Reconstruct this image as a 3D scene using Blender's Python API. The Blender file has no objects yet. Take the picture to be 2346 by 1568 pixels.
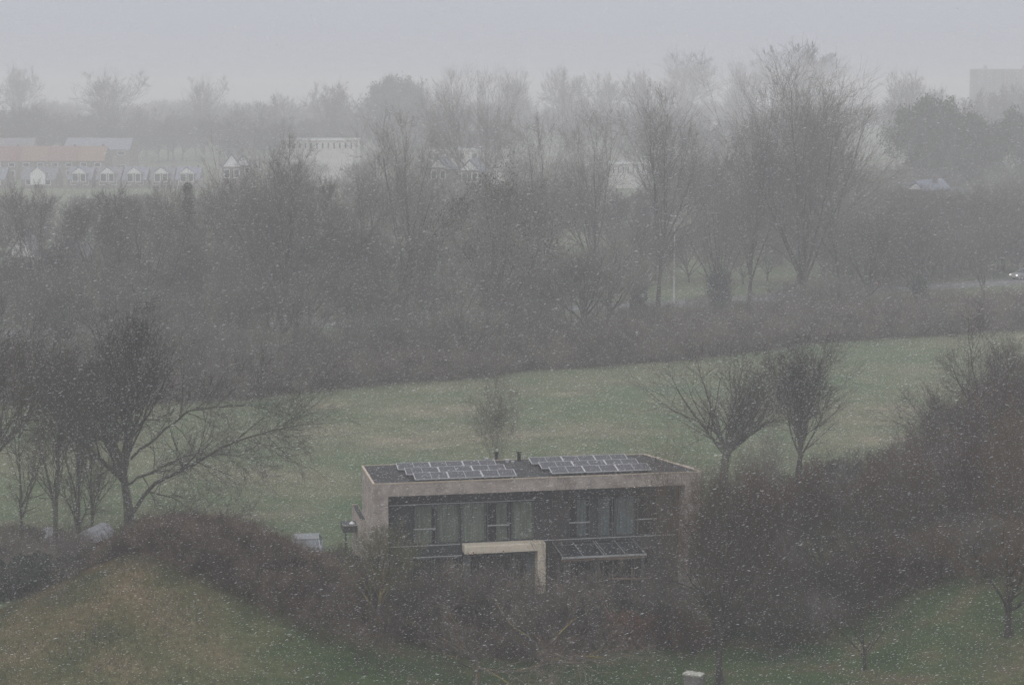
import bpy, math, random
import numpy as np
R = math.radians
rnd = random.Random(7)
scene = bpy.context.scene
COL = scene.collection

# ---------------------------------------------------------------- camera
HC = 27.0
F = 4400.0                      # focal length in pixels of a 2346 px wide frame
PITCH = 7.56
cam = bpy.data.objects.new('camera', bpy.data.cameras.new('camera'))
COL.objects.link(cam)
cam.location = (0, 0, HC)
cam.rotation_euler = (R(90 - PITCH), 0, 0)
cam.data.sensor_width = 36
cam.data.lens = 36 * F / 2346
cam.data.clip_end = 8000
cam.data.clip_start = 0.5
scene.camera = cam

# ---------------------------------------------------------------- world, sun, exposure
SUN_EL, SUN_AZ = 38.0, 215.0
world = bpy.data.worlds.new('World')
scene.world = world
world.use_nodes = True
nt = world.node_tree
nt.nodes.clear()
sky = nt.nodes.new('ShaderNodeTexSky')
sky.sky_type = 'NISHITA'
sky.sun_disc = False
sky.sun_elevation = R(SUN_EL)
sky.sun_rotation = R(SUN_AZ)
sky.air_density = 1.0
sky.dust_density = 4.0
hs = nt.nodes.new('ShaderNodeHueSaturation')
hs.inputs['Saturation'].default_value = 0.10
nt.links.new(sky.outputs[0], hs.inputs['Color'])
tc = nt.nodes.new('ShaderNodeTexCoord')
sep = nt.nodes.new('ShaderNodeSeparateXYZ')
nt.links.new(tc.outputs['Generated'], sep.inputs[0])
cl = nt.nodes.new('ShaderNodeMix'); cl.data_type = 'RGBA'; cl.clamp_result = False   # overcast cloud deck: brighter and more neutral overhead
cl.inputs['A'].default_value = (5.05, 5.22, 5.88, 1)
cl.inputs['B'].default_value = (13.5, 13.4, 13.95, 1)
nt.links.new(sep.outputs['Z'], cl.inputs['Factor'])
mx = nt.nodes.new('ShaderNodeMix'); mx.data_type = 'RGBA'
mx.inputs['Factor'].default_value = 0.92
nt.links.new(hs.outputs[0], mx.inputs['A'])
nt.links.new(cl.outputs['Result'], mx.inputs['B'])
bg = nt.nodes.new('ShaderNodeBackground')
bg.inputs['Strength'].default_value = 0.1
nt.links.new(mx.outputs['Result'], bg.inputs['Color'])
wo = nt.nodes.new('ShaderNodeOutputWorld')
nt.links.new(bg.outputs[0], wo.inputs['Surface'])

sl = bpy.data.lights.new('sun', 'SUN')
sl.energy = 0.5
sl.angle = R(40)
sl.color = (1.0, 0.97, 0.93)
so = bpy.data.objects.new('sun', sl)
COL.objects.link(so)
so.rotation_euler = (R(90 - SUN_EL), 0, R(180 - SUN_AZ))

scene.view_settings.view_transform = 'Standard'
scene.view_settings.look = 'None'
scene.view_settings.exposure = 0.0
scene.view_settings.gamma = 1.0
cy = scene.cycles
cy.max_bounces = 4
cy.diffuse_bounces = 2
cy.glossy_bounces = 2
cy.transmission_bounces = 2
cy.transparent_max_bounces = 8
cy.volume_bounces = 2
cy.use_denoising = True
cy.denoiser = 'OPENIMAGEDENOISE'
cy.denoising_input_passes = 'RGB_ALBEDO_NORMAL'
cy.caustics_reflective = False
cy.caustics_refractive = False
cy.sample_clamp_indirect = 4

# ---------------------------------------------------------------- helpers: pixels of a 2346 x 1568 view -> space
SP, CP = math.sin(R(PITCH)), math.cos(R(PITCH))
def ray(px, py):
    a, b = (px - 1173) / F, -(py - 784) / F
    return np.array([a, CP + b * SP, -SP + b * CP])
def at_z(px, py, z=0.0):
    d = ray(px, py); t = (z - HC) / d[2]
    return np.array([d[0] * t, d[1] * t, z])
def at_y(px, py, y):
    d = ray(px, py); t = y / d[1]
    return np.array([d[0] * t, y, HC + d[2] * t])

def smooth(a, b, v):
    t = np.clip((v - a) / (b - a), 0, 1)
    return t * t * (3 - 2 * t)
def bump(x, y, cx, cyy, sx, sy):
    return np.exp(-((x - cx) / sx) ** 2 - ((y - cyy) / sy) ** 2)
def terrain(x, y):
    x = np.asarray(x, float); y = np.asarray(y, float)
    z = 5.0 * bump(x, y, -15.8, 89, 7.6, 9.0) + 1.2 * bump(x, y, -24, 84, 6, 8) + 1.0 * bump(x, y, -9, 85, 5, 6)
    z = z + 3.0 * bump(x, y, 24, 93, 6.5, 8)
    z = z + 0.18 * np.sin(x * .11 + 1) * np.sin(y * .09) * smooth(100, 130, y) * (1 - smooth(260, 300, y))
    z = z + 0.10 * np.sin(x * .43) * np.sin(y * .31 + 2) * smooth(100, 120, y) * (1 - smooth(200, 220, y))
    return z

# ---------------------------------------------------------------- helpers: materials
def mat(name, c1, c2=None, scale=3.0, rough=0.9, detail=4.0, bumpk=0.0, spec=0.2, c3=None, scale3=0.2, metallic=0.0, coord='Object', objrand=0.0, stretch=None):
    m = bpy.data.materials.new(name); m.use_nodes = True
    t = m.node_tree; N = t.nodes; L = t.links
    p = N['Principled BSDF']
    p.inputs['Roughness'].default_value = rough
    p.inputs['Specular IOR Level'].default_value = spec
    p.inputs['Metallic'].default_value = metallic
    if c2 is None: c2 = tuple(v * .8 for v in c1)
    tcn = N.new('ShaderNodeTexCoord')
    src = tcn.outputs[coord]
    if coord == 'Position':
        pass
    if stretch:
        mp = N.new('ShaderNodeMapping'); mp.inputs['Scale'].default_value = stretch
        L.new(src, mp.inputs[0]); src = mp.outputs[0]
    nz = N.new('ShaderNodeTexNoise'); nz.inputs['Scale'].default_value = scale; nz.inputs['Detail'].default_value = detail
    L.new(src, nz.inputs['Vector'])
    cr = N.new('ShaderNodeValToRGB')
    cr.color_ramp.elements[0].position = 0.35; cr.color_ramp.elements[1].position = 0.65
    cr.color_ramp.elements[0].color = (*c1, 1); cr.color_ramp.elements[1].color = (*c2, 1)
    L.new(nz.outputs['Fac'], cr.inputs[0])
    out = cr.outputs[0]
    if c3 is not None:
        n3 = N.new('ShaderNodeTexNoise'); n3.inputs['Scale'].default_value = scale3; n3.inputs['Detail'].default_value = 3
        L.new(src, n3.inputs['Vector'])
        r3 = N.new('ShaderNodeValToRGB'); r3.color_ramp.elements[0].position = .45; r3.color_ramp.elements[1].position = .62
        L.new(n3.outputs['Fac'], r3.inputs[0])
        m3 = N.new('ShaderNodeMix'); m3.data_type = 'RGBA'; m3.inputs['B'].default_value = (*c3, 1)
        L.new(r3.outputs[0], m3.inputs['Factor']); L.new(out, m3.inputs['A']); out = m3.outputs['Result']
    if objrand:
        oi = N.new('ShaderNodeObjectInfo')
        h = N.new('ShaderNodeHueSaturation')
        mr1 = N.new('ShaderNodeMapRange'); mr1.inputs['To Min'].default_value = 1 - objrand; mr1.inputs['To Max'].default_value = 1 + objrand
        L.new(oi.outputs['Random'], mr1.inputs['Value']); L.new(mr1.outputs[0], h.inputs['Value'])
        mr2 = N.new('ShaderNodeMapRange'); mr2.inputs['To Min'].default_value = .48; mr2.inputs['To Max'].default_value = .55
        L.new(oi.outputs['Random'], mr2.inputs['Value']); L.new(mr2.outputs[0], h.inputs['Hue'])
        L.new(out, h.inputs['Color']); out = h.outputs[0]
    L.new(out, p.inputs['Base Color'])
    if bumpk:
        b = N.new('ShaderNodeBump'); b.inputs['Strength'].default_value = bumpk
        L.new(nz.outputs['Fac'], b.inputs['Height']); L.new(b.outputs[0], p.inputs['Normal'])
    return m

def brick_mat(name, c1, c2, mortar, bw=.22, rh=.065):
    m = bpy.data.materials.new(name); m.use_nodes = True
    t = m.node_tree; N = t.nodes; L = t.links; p = N['Principled BSDF']
    p.inputs['Roughness'].default_value = .9; p.inputs['Specular IOR Level'].default_value = .15
    tcn = N.new('ShaderNodeTexCoord'); s = N.new('ShaderNodeSeparateXYZ'); L.new(tcn.outputs['Object'], s.inputs[0])
    a = N.new('ShaderNodeMath'); a.operation = 'ADD'; L.new(s.outputs['X'], a.inputs[0]); L.new(s.outputs['Y'], a.inputs[1])
    c = N.new('ShaderNodeCombineXYZ'); L.new(a.outputs[0], c.inputs['X']); L.new(s.outputs['Z'], c.inputs['Y'])
    b = N.new('ShaderNodeTexBrick'); L.new(c.outputs[0], b.inputs['Vector'])
    b.inputs['Scale'].default_value = 1; b.inputs['Brick Width'].default_value = bw; b.inputs['Row Height'].default_value = rh
    b.inputs['Mortar Size'].default_value = .008
    b.inputs['Color1'].default_value = (*c1, 1); b.inputs['Color2'].default_value = (*c2, 1); b.inputs['Mortar'].default_value = (*mortar, 1)
    nz = N.new('ShaderNodeTexNoise'); nz.inputs['Scale'].default_value = 1.3; nz.inputs['Detail'].default_value = 6
    L.new(tcn.outputs['Object'], nz.inputs['Vector'])
    mr1 = N.new('ShaderNodeMapRange'); mr1.inputs['From Min'].default_value = .3; mr1.inputs['From Max'].default_value = .7; mr1.inputs['To Min'].default_value = .68; mr1.inputs['To Max'].default_value = 1.28
    L.new(nz.outputs['Fac'], mr1.inputs['Value'])
    h = N.new('ShaderNodeHueSaturation'); L.new(b.outputs['Color'], h.inputs['Color']); L.new(mr1.outputs[0], h.inputs['Value'])
    L.new(h.outputs[0], p.inputs['Base Color'])
    return m

def glass_mat(name, col=(.02, .025, .03), see=.45):
    m = bpy.data.materials.new(name); m.use_nodes = True
    t = m.node_tree; N = t.nodes; L = t.links; p = N['Principled BSDF']
    p.inputs['Base Color'].default_value = (*col, 1); p.inputs['Roughness'].default_value = .08; p.inputs['Specular IOR Level'].default_value = .5
    nz = N.new('ShaderNodeTexNoise'); nz.inputs['Scale'].default_value = .7
    b = N.new('ShaderNodeBump'); b.inputs['Strength'].default_value = .02; L.new(nz.outputs['Fac'], b.inputs['Height']); L.new(b.outputs[0], p.inputs['Normal'])
    if see:
        tr = N.new('ShaderNodeBsdfTransparent'); mxs = N.new('ShaderNodeMixShader'); mxs.inputs[0].default_value = see
        L.new(p.outputs[0], mxs.inputs[1]); L.new(tr.outputs[0], mxs.inputs[2]); L.new(mxs.outputs[0], N['Material Output'].inputs['Surface'])
    return m

def emit_mat(name, c, s):
    m = bpy.data.materials.new(name); m.use_nodes = True
    p = m.node_tree.nodes['Principled BSDF']
    p.inputs['Emission Color'].default_value = (*c, 1); p.inputs['Emission Strength'].default_value = s
    return m

M = dict(
    bark=mat('bark_grey', (.045, .040, .036), (.085, .078, .068), 4, c3=(.075, .078, .045), scale3=1.2, objrand=.18),
    bark_dark=mat('bark_dark', (.030, .026, .024), (.060, .052, .046), 5, objrand=.18),
    twig=mat('twig_brown', (.045, .036, .030), (.088, .072, .060), 1.5, objrand=.45),
    twig_olive=mat('twig_olive', (.075, .068, .042), (.125, .112, .072), 1.2, objrand=.4),
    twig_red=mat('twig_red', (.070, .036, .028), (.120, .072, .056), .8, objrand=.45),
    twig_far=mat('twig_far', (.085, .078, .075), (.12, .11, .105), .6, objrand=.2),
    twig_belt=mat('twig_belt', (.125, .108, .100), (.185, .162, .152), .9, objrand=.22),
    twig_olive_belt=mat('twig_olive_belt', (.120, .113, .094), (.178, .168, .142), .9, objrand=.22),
    bramble=mat('bramble_stem', (.030, .019, .015), (.115, .082, .068), .9, c3=(.185, .145, .115), scale3=.55),
    bramble_grey=mat('bramble_grey', (.050, .041, .035), (.16, .135, .118), .6, c3=(.20, .17, .13), scale3=.35),
    lichen=mat('lichen_bark', (.075, .066, .060), (.12, .105, .095), 3, c3=(.23, .18, .045), scale3=1.1),
    ivy=mat('ivy_leaf', (.018, .028, .020), (.040, .055, .034), 3, rough=.5, spec=.4),
    evergreen=mat('evergreen_leaf', (.07, .085, .06), (.11, .12, .085), 2, objrand=.2),
    leafy=mat('withered_leaf', (.055, .052, .036), (.095, .086, .060), 2, objrand=.2),
    beech=mat('beech_leaf', (.12, .055, .040), (.24, .13, .095), 2.5),
    hedge=mat('hedge_leaf', (.020, .026, .020), (.045, .052, .038), 2),
    brick=brick_mat('buff_brick', (.29, .245, .215), (.40, .345, .305), (.36, .33, .30)),
    brick_far=mat('far_brick', (.17, .15, .14), (.23, .205, .19), 2),
    coping=mat('coping_tan', (.40, .33, .25), (.50, .42, .33), 4, rough=.6),
    tan=mat('tan_render', (.60, .53, .42), (.68, .61, .50), 2.5, rough=.7),
    bitumen=mat('bitumen', (.024, .025, .027), (.060, .061, .063), 2.2, detail=8, rough=.85, bumpk=.2),
    cladding=mat('dark_cladding', (.032, .036, .041), (.048, .053, .058), 1.2, rough=.6),
    frame=mat('frame_dark', (.06, .07, .075), (.085, .095, .10), 3, rough=.5),
    alu=mat('aluminium', (.45, .46, .47), (.55, .56, .57), 5, rough=.4, metallic=.3),
    panel=mat('solar_cell', (.030, .032, .042), (.042, .044, .054), 9, rough=.45, spec=.35),
    curtain=mat('curtain_cloth', (.24, .29, .225), (.40, .46, .37), 1.2, stretch=(6, 6, .5)),
    curtain2=mat('curtain_blue', (.22, .27, .275), (.34, .40, .40), 1.2, stretch=(6, 6, .5)),
    glass=glass_mat('window_glass', see=.82),
    glass_dark=glass_mat('dark_glass', see=0),
    dark=mat('dark_interior', (.012, .013, .015), (.02, .021, .023), 2),
    white=mat('white_paint', (.72, .72, .72), (.82, .82, .82), 2, rough=.6),
    offwhite=mat('cream_render', (.55, .54, .50), (.66, .65, .62), .5, rough=.8),
    roof_red=mat('red_tiles', (.20, .11, .10), (.26, .155, .14), 2, objrand=.1),
    roof_grey=mat('grey_tiles', (.14, .145, .16), (.22, .225, .24), 1.5, objrand=.1),
    roof_slate=mat('slate_tiles', (.16, .18, .22), (.24, .26, .30), 1.5, objrand=.1),
    concrete=mat('concrete', (.22, .22, .22), (.30, .30, .29), 1.5),
    steel=mat('galvanised', (.60, .61, .62), (.70, .71, .72), 3, rough=.5, metallic=.4),
    asphalt=mat('asphalt', (.12, .12, .125), (.19, .19, .195), .8, detail=6),
    paint=mat('road_paint', (.6, .6, .6), (.75, .75, .75), 3),
    gravel_dark=mat('terrace_slabs', (.05, .05, .048), (.085, .083, .08), 2),
    gravel=mat('gravel_path', (.09, .085, .08), (.16, .155, .145), 3, detail=8),
    car_grey=mat('car_paint_grey', (.14, .15, .16), (.17, .18, .19), 2, rough=.35, spec=.5),
    car_silver=mat('car_paint_silver', (.30, .32, .35), (.36, .38, .41), 2, rough=.35, spec=.5),
    steel_dull=mat('dull_steel', (.16, .165, .17), (.22, .225, .23), 5, rough=.6),
    tyre=mat('tyre', (.015, .015, .015), (.025, .025, .025), 5),
    screen=mat('windscreen', (.10, .115, .13), (.14, .155, .17), 2, rough=.15, spec=.6),
    tarp=mat('grey_sheet', (.27, .275, .30), (.34, .345, .37), 2, rough=.6),
    stone=mat('stone_block', (.13, .125, .12), (.19, .18, .17), 5, detail=8, bumpk=.4),
    stone_cap=mat('stone_cap', (.24, .23, .19), (.48, .48, .44), 9, detail=8),
    rust=mat('dry_timber', (.14, .10, .075), (.24, .18, .14), 3),
    umbrella=mat('parasol_cloth', (.42, .30, .20), (.52, .39, .28), 3),
    lamp=emit_mat('lamp_warm', (1.0, .82, .55), 6),
    headlight=emit_mat('headlight', (1.0, .93, .80), 2.2),
    taillight=emit_mat('taillight', (1.0, .10, .06), 3),
)

# ---------------------------------------------------------------- helpers: objects
def tag(o, label=None, cat=None, group=None, kind=None):
    if label: o['label'] = label
    if cat: o['category'] = cat
    if group: o['group'] = group
    if kind: o['kind'] = kind
    return o
def link(name, me, m=None, parent=None):
    o = bpy.data.objects.new(name, me); COL.objects.link(o)
    if m is not None and not me.materials: me.materials.append(m)
    if parent is not None: o.parent = parent
    return o
def empty(name, loc, rz=0.0):
    o = bpy.data.objects.new(name, None); COL.objects.link(o)
    o.location = tuple(float(v) for v in loc); o.rotation_euler = (0, 0, rz); o.empty_display_size = .2
    return o
def quad_mesh(name, V, Q, m=None, smoothed=False):
    V = np.ascontiguousarray(V, np.float32).reshape(-1, 3); Q = np.ascontiguousarray(Q, np.int32)
    k = Q.shape[1]
    me = bpy.data.meshes.new(name)
    me.vertices.add(len(V)); me.vertices.foreach_set('co', V.ravel())
    me.loops.add(Q.size); me.loops.foreach_set('vertex_index', Q.ravel())
    me.polygons.add(len(Q)); me.polygons.foreach_set('loop_start', np.arange(0, Q.size, k, dtype=np.int32))
    if smoothed: me.polygons.foreach_set('use_smooth', np.ones(len(Q), bool))
    me.update()
    if m is not None: me.materials.append(m)
    return me
class MB:
    """collects boxes and prisms into one mesh"""
    def __init__(s): s.v = []; s.f = []
    def poly(s, pts, faces):
        n = len(s.v); s.v += [tuple(float(c) for c in p) for p in pts]; s.f += [tuple(n + i for i in f) for f in faces]
    def box(s, x0, x1, y0, y1, z0, z1):
        s.poly([(x0, y0, z0), (x1, y0, z0), (x1, y1, z0), (x0, y1, z0), (x0, y0, z1), (x1, y0, z1), (x1, y1, z1), (x0, y1, z1)],
               [(0, 3, 2, 1), (4, 5, 6, 7), (0, 1, 5, 4), (1, 2, 6, 5), (2, 3, 7, 6), (3, 0, 4, 7)])
    def prism(s, foot, z0, z1):
        n = len(foot); p = [(x, y, z0) for x, y in foot] + [(x, y, z1) for x, y in foot]
        s.poly(p, [tuple(range(n))[::-1], tuple(range(n, 2 * n))] + [(i, (i + 1) % n, n + (i + 1) % n, n + i) for i in range(n)])
    def tube(s, a, b, r0, r1=None, n=8):
        a = np.array(a, float); b = np.array(b, float); r1 = r0 if r1 is None else r1
        d = (b - a) / (np.linalg.norm(b - a) + 1e-9); u = np.cross(d, (0.3, .9, .1)); u /= np.linalg.norm(u); w = np.cross(d, u)
        p = [a + (u * math.cos(t) + w * math.sin(t)) * r0 for t in np.arange(n) * 2 * math.pi / n] + [b + (u * math.cos(t) + w * math.sin(t)) * r1 for t in np.arange(n) * 2 * math.pi / n]
        s.poly(p, [tuple(range(n))[::-1], tuple(range(n, 2 * n))] + [(i, (i + 1) % n, n + (i + 1) % n, n + i) for i in range(n)])
    def build(s, name, m, parent=None, bevel=0):
        me = bpy.data.meshes.new(name); me.from_pydata(s.v, [], s.f); me.update()
        o = link(name, me, m, parent)
        if bevel:
            b = o.modifiers.new('b', 'BEVEL'); b.width = bevel; b.segments = 2
        return o
def copy_tree(o, parent=None):
    c = o.copy(); COL.objects.link(c)
    if parent is not None: c.parent = parent
    for ch in [x for x in o.children]: copy_tree(ch, c)
    return c

# ---------------------------------------------------------------- branch generator (numpy)
def norm(a): return a / (np.linalg.norm(a, axis=-1, keepdims=True) + 1e-9)
def branches(rng, P, D, Ln, Rd, k, wob, trop, tip):
    n = len(P); pts = np.zeros((n, k + 1, 3)); pts[:, 0] = P; d = norm(D); dirs = np.zeros((n, k, 3))
    st = (Ln / k)[:, None]
    for i in range(k):
        d = norm(d + rng.normal(0, wob, (n, 3)) + np.array([0, 0, trop]))
        dirs[:, i] = d; pts[:, i + 1] = pts[:, i] + d * st
    rad = Rd[:, None] * np.linspace(1, tip, k + 1)[None, :]
    return pts, dirs, rad
def spawn(rng, pts, dirs, rad, Ln, m, tmin, ang, ratio, rr, angsd=.15, topbias=1.0, shrink=.5):
    n, k1, _ = pts.shape; k = k1 - 1
    t = tmin + (1 - tmin) * rng.random((n, m)) ** topbias
    t[:, 0] = .97
    f = np.clip(t * k, 0, k - 1e-4); i = f.astype(int); fr = (f - i)[..., None]
    r = np.arange(n)[:, None]
    P = pts[r, i] * (1 - fr) + pts[r, i + 1] * fr
    d = dirs[r, i]
    a = norm(np.cross(d, rng.normal(0, 1, d.shape)))
    an = ang + rng.normal(0, angsd, (n, m)); an[:, 0] *= .3
    D = d * np.cos(an)[..., None] + a * np.sin(an)[..., None]
    L2 = Ln[:, None] * ratio * (1 - shrink * t) / (1 - shrink * .5) * rng.uniform(.7, 1.3, (n, m))
    R0 = rad[r, i] * rr * rng.uniform(.75, 1.1, (n, m))
    return P.reshape(-1, 3), D.reshape(-1, 3), L2.ravel(), R0.ravel()
def tubes(pts, rad, s):
    n, k1, _ = pts.shape
    d = norm(pts[:, -1] - pts[:, 0])
    ref = np.where(np.abs(d[:, 2:3]) > .8, np.array([[1., .2, 0]]), np.array([[0., 0, 1.]]))
    u = norm(np.cross(d, ref)); w = np.cross(d, u)
    a = np.arange(s) * 2 * math.pi / s
    ring = u[:, None, :] * np.cos(a)[None, :, None] + w[:, None, :] * np.sin(a)[None, :, None]
    V = pts[:, :, None, :] + ring[:, None] * rad[:, :, None, None]
    idx = np.arange(n * k1 * s).reshape(n, k1, s)
    A = idx[:, :-1]; B = idx[:, 1:]
    Q = np.stack([A, np.roll(A, -1, 2), np.roll(B, -1, 2), B], -1).reshape(-1, 4)
    return V.reshape(-1, 3), Q
def joinvq(L):
    off = 0; V = []; Q = []
    for v, q in L: V.append(v); Q.append(q + off); off += len(v)
    return np.concatenate(V), np.concatenate(Q)
def leaves(rng, centres, n, spread, size, flat=.5):
    c = centres[rng.integers(0, len(centres), n)] + rng.normal(0, 1, (n, 3)) * spread
    u = norm(rng.normal(0, 1, (n, 3))); w = norm(np.cross(u, rng.normal(0, 1, (n, 3))))
    s = size * rng.uniform(.5, 1.3, (n, 1))
    V = np.stack([c - u * s, c + w * s * flat, c + u * s, c - w * s * flat], 1).reshape(-1, 3)
    return V, np.arange(n * 4).reshape(n, 4)

def tree_meshes(name, seed, H, trunk=.25, r=.018, limbs=7, ang=.5, lens=.62, trop=.10, wob=.10, m2=8, m3=8, m4=7, m5=3,
                tw=.012, stems=1, stemspread=.25, tmin1=.35, drop=0.0, thickness=1.0, mt='bark', mc='twig', lean=0.0):
    """trunk mesh (trunk and main limbs) and crown mesh (boughs and twigs); base at the origin"""
    rng = np.random.default_rng(seed)
    n0 = stems
    P = np.zeros((n0, 3)); P[:, :2] = rng.normal(0, .012 * H if n0 > 1 else 0, (n0, 2))
    D = np.tile([[lean, 0, 1.]], (n0, 1)) + np.c_[rng.normal(0, stemspread if n0 > 1 else .03, (n0, 2)), np.zeros(n0)]
    L0 = np.full(n0, H * (.78 if trunk > .5 else trunk + .12)) * (rng.uniform(.7, 1.1, n0) if n0 > 1 else 1)
    R0 = np.full(n0, H * r / math.sqrt(n0)) 
    p0, d0, r0 = branches(rng, P, D, L0, R0, 7, wob * .5, .03, .55 if trunk < .5 else .2)
    flare = 1 + .5 * np.exp(-np.linspace(0, 7, 8) * 1.3); r0 = r0 * flare
    a = spawn(rng, p0, d0, r0, np.full(n0, H * lens), limbs, tmin1, ang, 1.0, .66, .16, .9, .30)
    p1, d1, r1 = branches(rng, *a, 8, wob, trop, .18)
    b = spawn(rng, p1, d1, r1, a[2], m2, .15, .60, .50, .58, .16, 1.0, .78)
    p2, d2, r2 = branches(rng, *b, 5, wob * 1.1, trop * .9 - drop, .22)
    c = spawn(rng, p2, d2, r2, b[2], m3, .12, .62, .48, .60, .22, 1.0, .6)
    c = (c[0], c[1], c[2], np.maximum(c[3], tw * 1.2))
    p3, d3, r3 = branches(rng, *c, 3, wob * 1.4, trop * .6 - drop, .45)
    e = spawn(rng, p3, d3, r3, c[2], m4, .08, .70, .55, .7, .3, 1.0)
    e = (e[0], e[1], e[2], np.maximum(e[3], tw) * thickness)
    p4, d4, r4 = branches(rng, *e, 2, wob * 1.5, trop * .5 - drop, .6)
    LT = [tubes(p0, r0, 9), tubes(p1, r1, 6)]
    LC = [tubes(p2, r2, 4), tubes(p3, r3, 3), tubes(p4, r4, 3)]
    tips = p4[:, -1]
    if m5:
        g = spawn(rng, p4, d4, r4, e[2], m5, .1, .8, .7, .85, .35, 1.0)
        g = (g[0], g[1], g[2], np.maximum(g[3], tw * .8) * thickness)
        p5, d5, r5 = branches(rng, *g, 1, wob * 1.5, trop * .4, .6)
        LC.append(tubes(p5, r5, 3)); tips = p5[:, -1]
    VT, QT = joinvq(LT); VC, QC = joinvq(LC)
    hz = np.percentile(VC[:, 2], 99.7); s = H / hz
    wx = (np.percentile(VC[:, 0], 98.5) - np.percentile(VC[:, 0], 1.5)) * s
    VT = VT * s; VC = VC * s
    print(name, 'W/H %.2f quads %d' % (wx / H, len(QC)))
    return dict(trunk=quad_mesh(name + '_trunk', VT, QT, M[mt], True), crown=quad_mesh(name + '_crown', VC, QC, M[mc]), H=H, W=wx, tips=tips * s, limb=p1.reshape(-1, 3) * s, bole=p0.reshape(-1, 3) * s)

def put_tree(pr, x, y, H, W=None, rz=None, name='tree', label=None, group=None, cat='tree', z=None, lean=0):
    z = float(terrain(x, y)) if z is None else z
    o = empty(name, (x, y, z - .05), rnd.uniform(0, 6.28) if rz is None else rz)
    s = H / pr['H']; sw = s if W is None else W / pr['W']
    sw = min(max(sw, s * .72), s * 1.6)
    o.scale = (sw, sw, s)
    o.rotation_euler[1] = lean
    link('trunk', pr['trunk'], None, o); link('crown', pr['crown'], None, o)
    for k in ('ivy', 'leaves'):
        if k in pr: link('ivy' if k == 'ivy' else 'foliage', pr[k], None, o)
    tag(o, label, cat, group)
    return o
def tree_px(pr, px, D, ytop, wpx, **kw):
    """stand a tree at distance D, its top and width as read off the photograph"""
    q = at_y(px, ytop, D); x = q[0]; H = q[2] - float(terrain(x, D))
    W = at_y(px + wpx / 2, ytop, D)[0] - at_y(px - wpx / 2, ytop, D)[0]
    return put_tree(pr, x, D, H, W, **kw)

# ---------------------------------------------------------------- ground
def axis(parts):
    out = []
    for a, b, n in parts: out += list(np.linspace(a, b, n, endpoint=False))
    return np.array(out + [parts[-1][1]])
gx = axis([(-1500, -400, 12), (-400, -90, 30), (-90, 90, 240), (90, 400, 30), (400, 1500, 12)])
gy = axis([(-40, 60, 20), (60, 240, 240), (240, 700, 60), (700, 3000, 16)])
X, Y = np.meshgrid(gx, gy)
Z = terrain(X, Y)
idx = np.arange(X.size).reshape(X.shape)
Q = np.stack([idx[:-1, :-1], idx[:-1, 1:], idx[1:, 1:], idx[1:, :-1]], -1).reshape(-1, 4)
gme = quad_mesh('ground', np.stack([X, Y, Z], -1), Q, smoothed=True)
# where each kind of ground lies: R golden rough grass, G lawn green, B bare brown litter
xx, yy = X.ravel(), Y.ravel()
def ground_masks(x, y):
    gold = bump(x, y, -19, 84, 8.5, 11) * smooth(-7, -11, x)
    gold = np.maximum(gold, .5 * bump(x, y, 27, 84, 6, 6))
    lawn = smooth(97, 93, y) * (1 - gold)
    belt = at_edge(x)
    brown = smooth(-1.5, 2.5, y - belt) * smooth(45, 30, y - belt)
    tanp = np.zeros_like(x)
    for px, py, w, h in ((1370, 990, 110, 14), (1000, 940, 160, 16), (930, 1010, 200, 22), (2010, 1000, 120, 16), (760, 985, 120, 18), (2050, 935, 90, 12), (640, 1090, 120, 14), (1310, 900, 60, 8), (620, 1180, 90, 10), (1150, 1000, 120, 14), (760, 925, 90, 9), (2080, 1000, 110, 14), (1990, 960, 70, 8)):
        c = at_z(px, py); e = at_z(px, py - h); sx = w / F * c[1]; sy = abs(e[1] - c[1])
        tanp = np.maximum(tanp, bump(x, y, c[0], c[1], sx, sy))
    gold = np.maximum(gold, 0)
    ground_masks.straw = np.clip(tanp * smooth(100, 110, y), 0, 1)
    return np.clip(gold * .8, 0, 1), np.clip(lawn, 0, 1), np.clip(brown, 0, 1)
EDGE = np.array([at_z(px, py)[:2] for px, py in ((-400, 930), (0, 925), (300, 922), (520, 915), (700, 898), (860, 882), (1060, 868), (1180, 850), (1480, 830), (1700, 812), (1900, 787), (2200, 766), (2346, 758), (2800, 740))])
def at_edge(x): return np.interp(x, EDGE[:, 0], EDGE[:, 1])
g_, l_, b_ = ground_masks(xx, yy)
ca = gme.color_attributes.new('zone', 'FLOAT_COLOR', 'POINT')
ca.data.foreach_set('color', np.stack([g_, l_, b_, ground_masks.straw], -1).astype(np.float32).ravel())
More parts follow.
